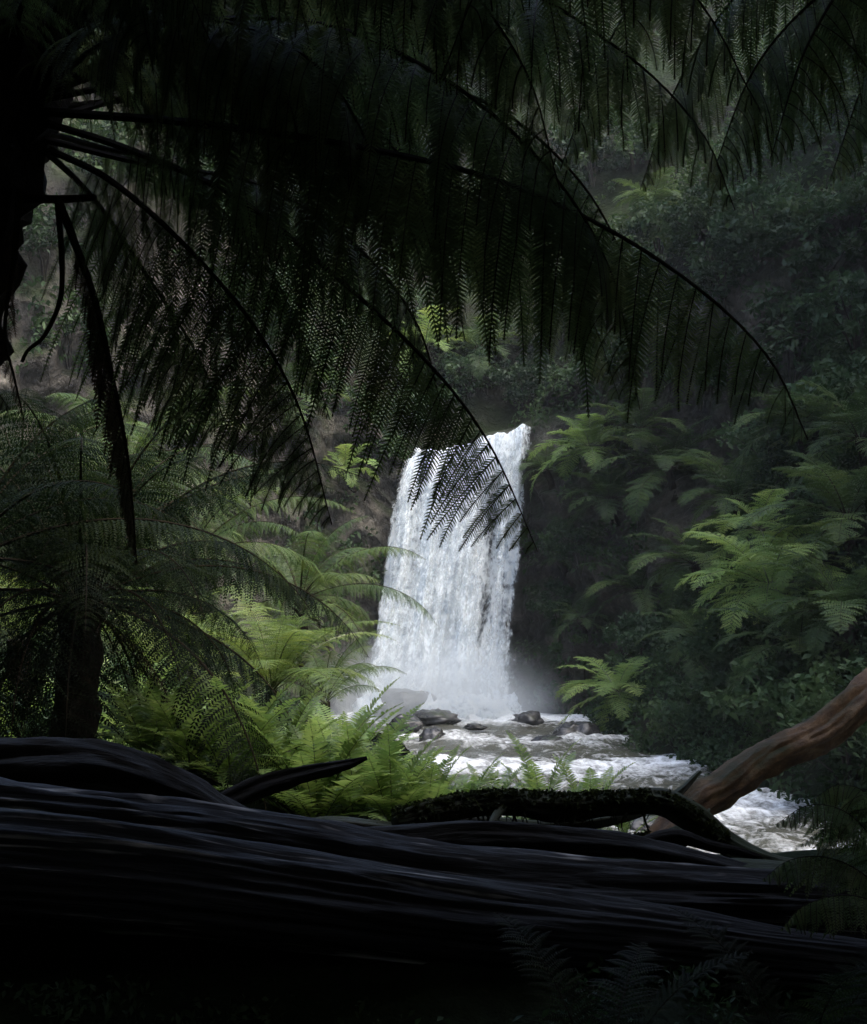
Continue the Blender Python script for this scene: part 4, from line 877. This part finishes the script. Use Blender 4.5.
moss_tufts(mb, [(395,822,6.0),(450,808,6.1),(505,802,6.15),(560,806,6.2),(620,803,6.2),(660,803,6.2),(690,817,6.15),(728,845,6.1)], 420, 5, 0.05)
moss_tufts(ml, [(330,838,6.2),(400,836,6.3),(450,832,6.3),(500,838,6.3),(545,852,6.3),(600,856,6.2),(650,848,6.2)], 300, 6, 0.065)
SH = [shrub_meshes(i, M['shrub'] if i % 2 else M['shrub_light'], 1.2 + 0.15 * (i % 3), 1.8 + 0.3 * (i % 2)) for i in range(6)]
SD = [shrub_meshes(10 + i, M['under'], 1.3, 1.9, 40, 70, 0.16) for i in range(2)]  # dark-leaf set for the hollow, its shade put into the leaf colour
GS = 'shrubs on the gorge slopes'
shrubs = [
 (760, 245, 1.5, 'bluish green bushy shrub in the middle of the upper right slope'),
 (815, 300, 1.5, 'shrub with fine grey-green leaves below the topmost right shrubs'),
 (853, 235, 1.4, 'leafy shrub at the right picture edge under the overhanging fronds'),
 (725, 292, 1.2, 'pale green rounded shrub lit at the top beside the dark frond tip'),
 (858, 345, 1.4, 'shrub at the right edge halfway down the upper slope'),
 (790, 375, 1.4, 'shrub with light leaf tips beneath the long frond tip at right'),
 (845, 430, 1.2, 'small leaved shrub at the right edge above the bluish tree fern'),
 (700, 240, 1.1, 'dim shrub right of the yellowish fern on the high slope'),
 (770, 460, 1.1, 'shrub in the shade between two tree ferns on the right bank'),
 (560, 620, 1.0, 'leafy bush on the rock face to the right of the waterfall'),
 (585, 660, 1.0, 'hanging bush at the foot of the right rock face above the river'),
 (580, 560, 0.9, 'dark bush halfway up the right rock face'),
 (690, 735, 0.9, 'light green bush on the right bank at the bend of the river'),
 (735, 700, 1.2, 'dark bush overhanging the river under the large bright tree fern'),
 (790, 740, 1.3, 'shade-tinted bush behind the reddish fallen trunk'),
 (850, 780, 1.2, 'dark bush at the right edge just under the reddish trunk'),
 (640, 660, 1.0, 'dim bush between small bright fern and the dark hollow'),
 (630, 380, 1.3, 'dark shrub above the tree ferns right of the waterfall top'),
 (470, 385, 1.0, 'shrub on the brown slope straight above the waterfall lip'),
 (525, 395, 1.0, 'shrub at the right shoulder of the waterfall lip'),
 (425, 415, 0.9, 'bush at the left shoulder of the waterfall lip'),
 (560, 330, 1.3, 'shrub on the dark slope right above the waterfall'),
 (250, 330, 1.2, 'bush on the grey cliff behind the hanging fronds'),
 (45, 260, 1.2, 'bush on the grey cliff beside the black leaning trunk'),
 (70, 350, 1.2, 'bush at the foot of the grey cliff at upper left'),
 (595, 165, 1.6, 'dim shrub on the high slope behind the hanging fronds at upper centre right'),
 (635, 150, 1.6, 'dim shrub above the yellowish tree fern on the high slope'),
 (560, 200, 1.5, 'dim shrub left of the yellowish tree fern on the high slope'),
 (660, 255, 1.4, 'dim shrub just below the yellowish tree fern on the high slope'),
 (110, 190, 1.4, 'bush on top of the grey cliff at upper left'),
 (200, 130, 1.4, 'shrub above the grey cliff behind the upper fronds'),
 (700, 380, 1.3, 'dark shrub behind the hanging tip of the largest frond'),
]
for i, (px, py, sc, lab) in enumerate(shrubs):
    D = hit(px, py + 12 * sc, 20); q = P(px, py + 12 * sc, D)
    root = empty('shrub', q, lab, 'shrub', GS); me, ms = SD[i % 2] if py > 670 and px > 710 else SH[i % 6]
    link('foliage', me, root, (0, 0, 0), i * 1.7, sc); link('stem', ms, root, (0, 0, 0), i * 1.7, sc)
SL = [shrub_meshes(20 + i, M['shrub_light'], 0.75, 0.9, 30, 60, 0.075) for i in range(3)]
for i, (px, py, D, sc, lab) in enumerate([
 (25, 735, 11.5, 0.8, 'scrubby bush at the left edge behind the humped root'),
 (20, 690, 14.0, 1.0, 'olive green bush at the far left under the drooping fronds'),
 (120, 720, 13.0, 0.8, 'low bush between the dark fern trunk and the bright ground ferns'),
 (215, 705, 19.0, 1.3, 'dim bush behind the two young tree ferns'),
 (330, 715, 20.0, 1.2, 'pale bush behind the bright ferns near the spray')]):
    q = P(px, py, D); q[2] = height(q[0], q[1]); root = empty('shrub', q, lab, 'shrub', 'shrubs on the left bank'); me, ms = SL[i % 3]
    link('foliage', me, root, (0, 0, 0), i * 2.1, sc); link('stem', ms, root, (0, 0, 0), i * 2.1, sc)

# leaf litter and scrub that nobody could count
def scatter(name, pts, nrm, per, size, mat, label, spread, seed):
    g = np.random.default_rng(seed)
    v, f, var = leaf_cloud(g, pts + nrm * spread * 0.35, np.full(len(pts), spread) * g.uniform(0.6, 1.3, len(pts)), per, size, 0.4)
    return tag(mesh_obj(name, v, f, mat, attrs={'var': var}), label, 'undergrowth', kind='stuff')
g = np.random.default_rng(77); pt = []
while len(pt) < 7000:
    y = g.uniform(12, 56); dr = g.uniform(0.1, 17) ** 1.0; x = river_c(y) + river_w(y) + dr
    if mnoise.noise(Vector((x * 0.35, y * 0.35, 3))) + g.uniform(-.35, .35) > -0.12: pt.append((x, y, height(x, y)))
pt = np.array(pt); scatter('undergrowth', pt, np.tile(unit(np.array([-0.8, -0.2, 0.6])), (len(pt), 1)), 28, 0.16, M['under'], 'dark leafy undergrowth covering the right slope', 0.5, 1)
pt = []
while len(pt) < 1800:
    y = g.uniform(10, 48); dl = g.uniform(0.2, 30); x = river_c(y) - river_w(y) - dl
    if x < 20 and mnoise.noise(Vector((x * 0.35, y * 0.35, 8))) + g.uniform(-.35, .35) > -0.1: pt.append((x, y, height(x, y)))
pt = np.array(pt); scatter('undergrowth', pt, np.tile(np.array([0, 0, 1.0]), (len(pt), 1)), 26, 0.085, M['under'], 'low leafy undergrowth covering the left bank', 0.35, 2)
pt = []
while len(pt) < 1500:
    x, y = g.uniform(-3.2, 3.4), g.uniform(2.6, 7.6)
    if y > 4.55 and y < 6.2 and x < 0.4: continue
    pt.append((x, y, height(x, y)))
pt = np.array(pt); scatter('undergrowth', pt, np.tile(np.array([0, 0, 1.0]), (len(pt), 1)), 30, 0.028, M['under'], 'black low undergrowth and litter in the shade round the logs', 0.10, 9)
pt = []; nn = []
fi = cv.shape
while len(pt) < 11000:
    i = g.integers(0, fi[0]); up = g.random() < 0.8
    k = g.integers(NV, fi[1]) if up else g.integers(10, NV)
    q = cv[i, k]
    if up or (mnoise.noise(Vector((q[0] * 0.25, q[1] * 0.25, q[2] * 0.25))) > 0.12 and not (-1.6 < q[0] < 3.8)):
        if -1.3 < q[0] < 3.6 and q[1] < 60.5 and q[2] < 14: continue
        pt.append(q + g.normal(size=3) * 0.3); nn.append((-back[i][0], -back[i][1], 0.6))
scatter('undergrowth', np.array(pt), unit(np.array(nn)), 28, 0.2, M['under'], 'green scrub and ferns hanging on the cliff and the slope above it', 0.7, 3)

# forest trees: most added out of view, crowns shading the foreground and right slope
def tree_meshes(i, H, cr, nc, per, size):
    g = np.random.default_rng(700 + i)
    c = unit(g.normal(size=(nc, 3))) * (g.random((nc, 1)) ** 0.35) * np.array([cr, cr, cr * 0.45]); c[:, 2] += H
    v, f, var = leaf_cloud(g, c, g.uniform(0.9, 1.6, nc), per, size, 0.7)
    me = bpy.data.meshes.new('crown'); me.from_pydata(v.tolist(), [], f); me.materials.append(M['canopy'])
    at = me.attributes.new('var', 'FLOAT', 'POINT'); at.data.foreach_set('value', var.astype(np.float32))
    V, Fc, nv = [], [], 0
    def addt(p, r, s=9):
        nonlocal nv
        t, fc = tube(p, r, s); V.append(t); Fc.extend([tuple(q + nv for q in ff) for ff in fc]); nv += len(t)
    addt(spline([(0, 0, -1), (0.15, 0.1, H * 0.5), (0, 0, H)], 16), np.linspace(0.42, 0.12, 16), 12)
    for k in range(0, nc, 6): addt(spline([(0, 0, H * 0.6), c[k] * np.array([0.5, 0.5, 0.85]), c[k]], 8), np.linspace(0.14, 0.02, 8), 6)
    mt = bpy.data.meshes.new('trunk'); mt.from_pydata(np.vstack(V).tolist(), [], Fc); mt.materials.append(M['bark'])
    return me, mt
TR = [tree_meshes(i, 11.5, 5.2, 120, 60, 0.75) for i in range(2)]
GT = 'forest trees, most added out of view for shade'
trees = [
 (3.4, -0.6, 1.0, 'dark broadleaf tree added for shade beside the viewer on the right, its crown closing the sky'), (8.5, -1.5, 1.0, 'dark broadleaf tree added for shade on the right behind the outer tree fern'),
 (-3.2, -0.8, 1.0, 'dark broadleaf tree added for shade beside the viewer on the left, its crown closing the sky'),
 (-5.0, -2.0, 1.0, 'dark broadleaf tree added for shade behind the viewer on the left, crown overhead'), (4.5, -3.0, 1.0, 'dark broadleaf tree added for shade behind the viewer on the right, crown overhead'),
 (-8.0, 1.5, 1.0, 'dark broadleaf tree added for shade left of the big log, trunk outside the left edge'), (6.5, 2.0, 1.0, 'dark broadleaf tree added for shade right of the big log, trunk outside the right edge'),
 (-0.5, -7.0, 1.0, 'dark broadleaf tree added for shade farthest behind the viewer'), (11, 8.0, 1.05, 'dark broadleaf tree added for shade on the near right bank outside the right edge'),
 (-14, 3.0, 1.0, 'dark broadleaf tree added for shade on the left slope outside the left edge'), (-11, -3.0, 1.0, 'dark broadleaf tree added for shade uphill to the left behind the viewer'),
 (17, 22.0, 1.0, 'dark broadleaf tree added for shade on the right slope nearest the viewer'), (17, 31.0, 1.0, 'dark broadleaf tree added for shade high on the right slope above the bright tree fern'),
 (17.5, 40.0, 1.0, 'dark broadleaf tree added for shade high on the right slope farthest along'), (17, 26.0, 0.9, 'dark broadleaf tree added for shade leaning over the right bank above the bluish tree fern'), (20, 36.0, 0.9, 'dark broadleaf tree added for shade on the right slope behind the yellowish fern'),
 (-1.0, 66.0, 1.0, 'dark broadleaf tree above and behind the waterfall lip'),
 (16, 50.0, 1.0, 'dark broadleaf tree added for shade highest on the right slope'), (4.0, 74.0, 1.1, 'dark broadleaf tree farthest up the slope above the waterfall'),
 (12, -4.0, 1.0, 'dark broadleaf tree added for shade behind the viewer at far right'),
]
for i, (x, y, sc, lab) in enumerate(trees):
    root = empty('forest_tree', (x, y, ground_z(x, y) - 0.2), lab, 'tree', GT); me, mt = TR[i % 2]
    link('crown', me, root, (0, 0, 0), i * 1.3, sc); link('trunk', mt, root, (0, 0, 0), i * 1.3, sc)

# ------------------------------------------------------------------ air: spray at the foot of the fall, haze in the gorge
def ellipsoid(name, loc, r, mat, label, cat):
    vs, fs = [], []; na, nb = 24, 12
    for b in range(nb + 1):
        ph = -math.pi / 2 + math.pi * b / nb
        for a in range(na):
            th = 2 * math.pi * a / na; vs.append((math.cos(th) * math.cos(ph), math.sin(th) * math.cos(ph), math.sin(ph)))
    fs = [(b * na + a, b * na + (a + 1) % na, (b + 1) * na + (a + 1) % na, (b + 1) * na + a) for b in range(nb) for a in range(na)]
    o = mesh_obj(name, vs, fs, mat, loc=loc); o.scale = r
    return tag(o, label, cat, kind='stuff')
ellipsoid('spray', P(432, 715, 52.0), (5.5, 3.2, 3.6), volume_mat('spray_mist', 0.9, (0.88, 0.95, 1.0), 0.1, True), 'white spray drifting up from the foot of the waterfall', 'spray')
x0, x1, y0, y1, z0, z1 = -70, 75, -50, 110, -3, 75
hv = [(x, y, z) for z in (z0, z1) for y in (y0, y1) for x in (x0, x1)]
hf = [(0, 2, 3, 1), (4, 5, 7, 6), (0, 1, 5, 4), (2, 6, 7, 3), (0, 4, 6, 2), (1, 3, 7, 5)]
HAZE = 0.0003
if HAZE: tag(mesh_obj('haze', hv, hf, volume_mat('haze_air', HAZE, (0.80, 0.88, 0.95), 0.0)), 'damp haze filling the gorge', 'haze', kind='stuff')

# ------------------------------------------------------------------ light
SUN_EL, SUN_AZ = R(60), R(128)              # azimuth measured from +Y clockwise: from the right, a little behind the viewer
w = bpy.data.worlds.new('World'); S.world = w; w.use_nodes = True
nt = w.node_tree; bg = nt.nodes['Background']
sky = nt.nodes.new('ShaderNodeTexSky'); sky.sky_type = 'NISHITA'; sky.sun_disc = False
sky.sun_elevation = SUN_EL; sky.sun_rotation = SUN_AZ; sky.air_density = 1.0; sky.dust_density = 4.0
nt.links.new(sky.outputs[0], bg.inputs['Color']); bg.inputs['Strength'].default_value = 0.15
sl = bpy.data.lights.new('sun', 'SUN'); sl.energy = 0.9; sl.angle = R(35); sl.color = (1.0, 0.97, 0.92)
so = bpy.data.objects.new('sun', sl); COL.objects.link(so)
d = Vector((math.sin(SUN_AZ) * math.cos(SUN_EL), math.cos(SUN_AZ) * math.cos(SUN_EL), math.sin(SUN_EL)))
so.rotation_euler = d.to_track_quat('Z', 'Y').to_euler(); so.location = (0, 20, 60)

S.view_settings.view_transform = 'Standard'; S.view_settings.look = 'None'; S.view_settings.gamma = 1.0
S.view_settings.use_curve_mapping = False; S.view_settings.exposure = 2.35
S.render.engine = 'CYCLES'
c = S.cycles
c.max_bounces = 6; c.diffuse_bounces = 3; c.glossy_bounces = 2; c.transmission_bounces = 3; c.volume_bounces = 1; c.transparent_max_bounces = 12
c.use_denoising = True; c.caustics_reflective = False; c.caustics_refractive = False; c.sample_clamp_indirect = 4.0
c.volume_step_rate = 4.0; c.volume_max_steps = 64
